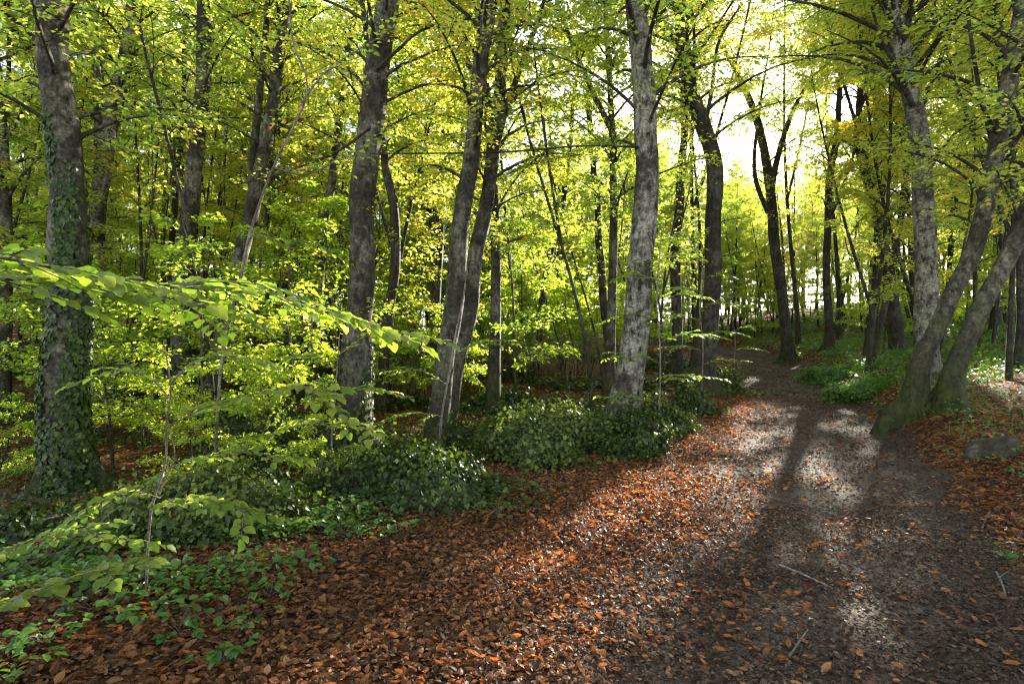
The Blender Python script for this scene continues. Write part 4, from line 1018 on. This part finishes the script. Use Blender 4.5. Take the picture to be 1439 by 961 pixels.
# brown brushwood in the middle distance
def brush(label, px, d, n, R_, H, seed, leafy=.4):
    r = np.random.default_rng(seed); x, y = gfoot(px, d); g = hz(x, y)
    t = thing('shrub', label, 'shrub', (x, y, g)); st = Mesh(); pp, dd, nn = [], [], []
    for k in range(n):
        a = r.uniform(0, 6.28); q0 = np.array([math.cos(a), math.sin(a), 0])*R_*r.uniform(0, .7)**.7
        q0[2] = hz(x+q0[0], y+q0[1])-g
        out = np.array([math.cos(a+r.normal(0, .5)), math.sin(a+r.normal(0, .5)), 0])*R_*r.uniform(.15, .7); h = H*r.uniform(.5, 1.1)
        s = spline([q0, q0+out*.3+np.array([0, 0, h*.6]), q0+out+np.array([0, 0, h*r.uniform(.7, 1)])], 8)
        st.tube(s, np.linspace(.008, .002, 8), 3, cap=False)
        for b_ in range(6):
            j = r.integers(3, 8); e = s[j]+r.normal(0, .16, 3); st.tube(np.array([s[j], e]), np.array([.003, .0015]), 3, cap=False)
            for _ in range(2):
                if r.uniform() < leafy: pp.append(e+r.normal(0, .06, 3)); dd.append(r.normal(size=3)); nn.append(r.normal(0, .5, 3)+[0, 0, 1])
    st.build('stems', M['dead'], t)
    if pp:
        lv = Mesh(); L = .07*r.uniform(.7, 1.3, len(pp)); lv.leaves(A(pp), A(dd), A(nn), L, L*.6, LEAF_SMALL); lv.build('leaves', M['herb'], t, smooth=False)
brush('wide brown brushwood thicket in the middle between the slim pair and pale trunk', 790, 17, 190, 1.9, 1.4, 1, .55)
brush('darker brushwood clump left of the wide brown thicket', 705, 17.5, 130, 1.6, 1.5, 2, .9)
brush('tangle of thin shoots in the shade behind the stout brown beech', 560, 14, 110, 1.4, 1.2, 3, 1.0)

for o in [q_ for q_ in scene.objects if q_.location[2] < -400 and q_.parent is None]:     # kinds that were never planted
    for ch in list(o.children): bpy.data.objects.remove(ch)
    bpy.data.objects.remove(o)
# ------------------------------------------------------------------ sky, sun, camera
m_, nt_, out_, N_, Lk_ = new_mat('sun_disc')
em = N_('ShaderNodeEmission', Strength=40.0); em.inputs['Color'].default_value = (1, .95, .85, 1); tb_ = N_('ShaderNodeBsdfTransparent'); ads = N_('ShaderNodeAddShader')
Lk_(em.outputs[0], ads.inputs[0]); Lk_(tb_.outputs[0], ads.inputs[1]); Lk_(ads.outputs[0], out_.inputs['Surface'])
sv, sf = blob(1, 3, 0); b_ = Mesh(); b_.add(sv*9.0, sf)
tag(b_.build('sun', m_, loc=tuple(SUN*1500)), kind='structure')
w = bpy.data.worlds.new('World'); scene.world = w; w.use_nodes = True
nt = w.node_tree; bg = nt.nodes['Background']
sky = nt.nodes.new('ShaderNodeTexSky'); sky.sky_type = 'NISHITA'; sky.sun_disc = False
sky.sun_elevation = SUN_EL; sky.sun_rotation = SUN_AZ; sky.air_density = 1.0; sky.dust_density = .7
hs = nt.nodes.new('ShaderNodeHueSaturation'); hs.inputs['Saturation'].default_value = .55; nt.links.new(sky.outputs[0], hs.inputs['Color']); nt.links.new(hs.outputs[0], bg.inputs['Color']); bg.inputs['Strength'].default_value = .105
sd = bpy.data.lights.new('sun', 'SUN'); sd.energy = 5; sd.angle = math.radians(.5); sd.color = (1, .93, .80)
so = bpy.data.objects.new('sunlight', sd); COL.objects.link(so); so.rotation_euler = Vector(SUN).to_track_quat('Z', 'Y').to_euler()

cd = bpy.data.cameras.new('camera'); cam = bpy.data.objects.new('camera', cd); COL.objects.link(cam)
cam.location = (0, 0, CAM_Z); cam.rotation_euler = (math.pi/2, 0, 0)
cd.sensor_width = 36; cd.lens = 36*F/1439; cd.clip_end = 3000; cd.clip_start = .05
scene.camera = cam
scene.view_settings.view_transform = 'Standard'; scene.view_settings.look = 'None'
scene.view_settings.exposure = 2.9; scene.view_settings.gamma = 1; scene.view_settings.use_curve_mapping = False
cy_ = scene.cycles
cy_.max_bounces = 7; cy_.diffuse_bounces = 5; cy_.glossy_bounces = 2; cy_.transmission_bounces = 4; cy_.transparent_max_bounces = 4
cy_.caustics_reflective = False; cy_.caustics_refractive = False
cy_.use_denoising = True; cy_.filter_width = 1.15; cy_.sample_clamp_indirect = 6
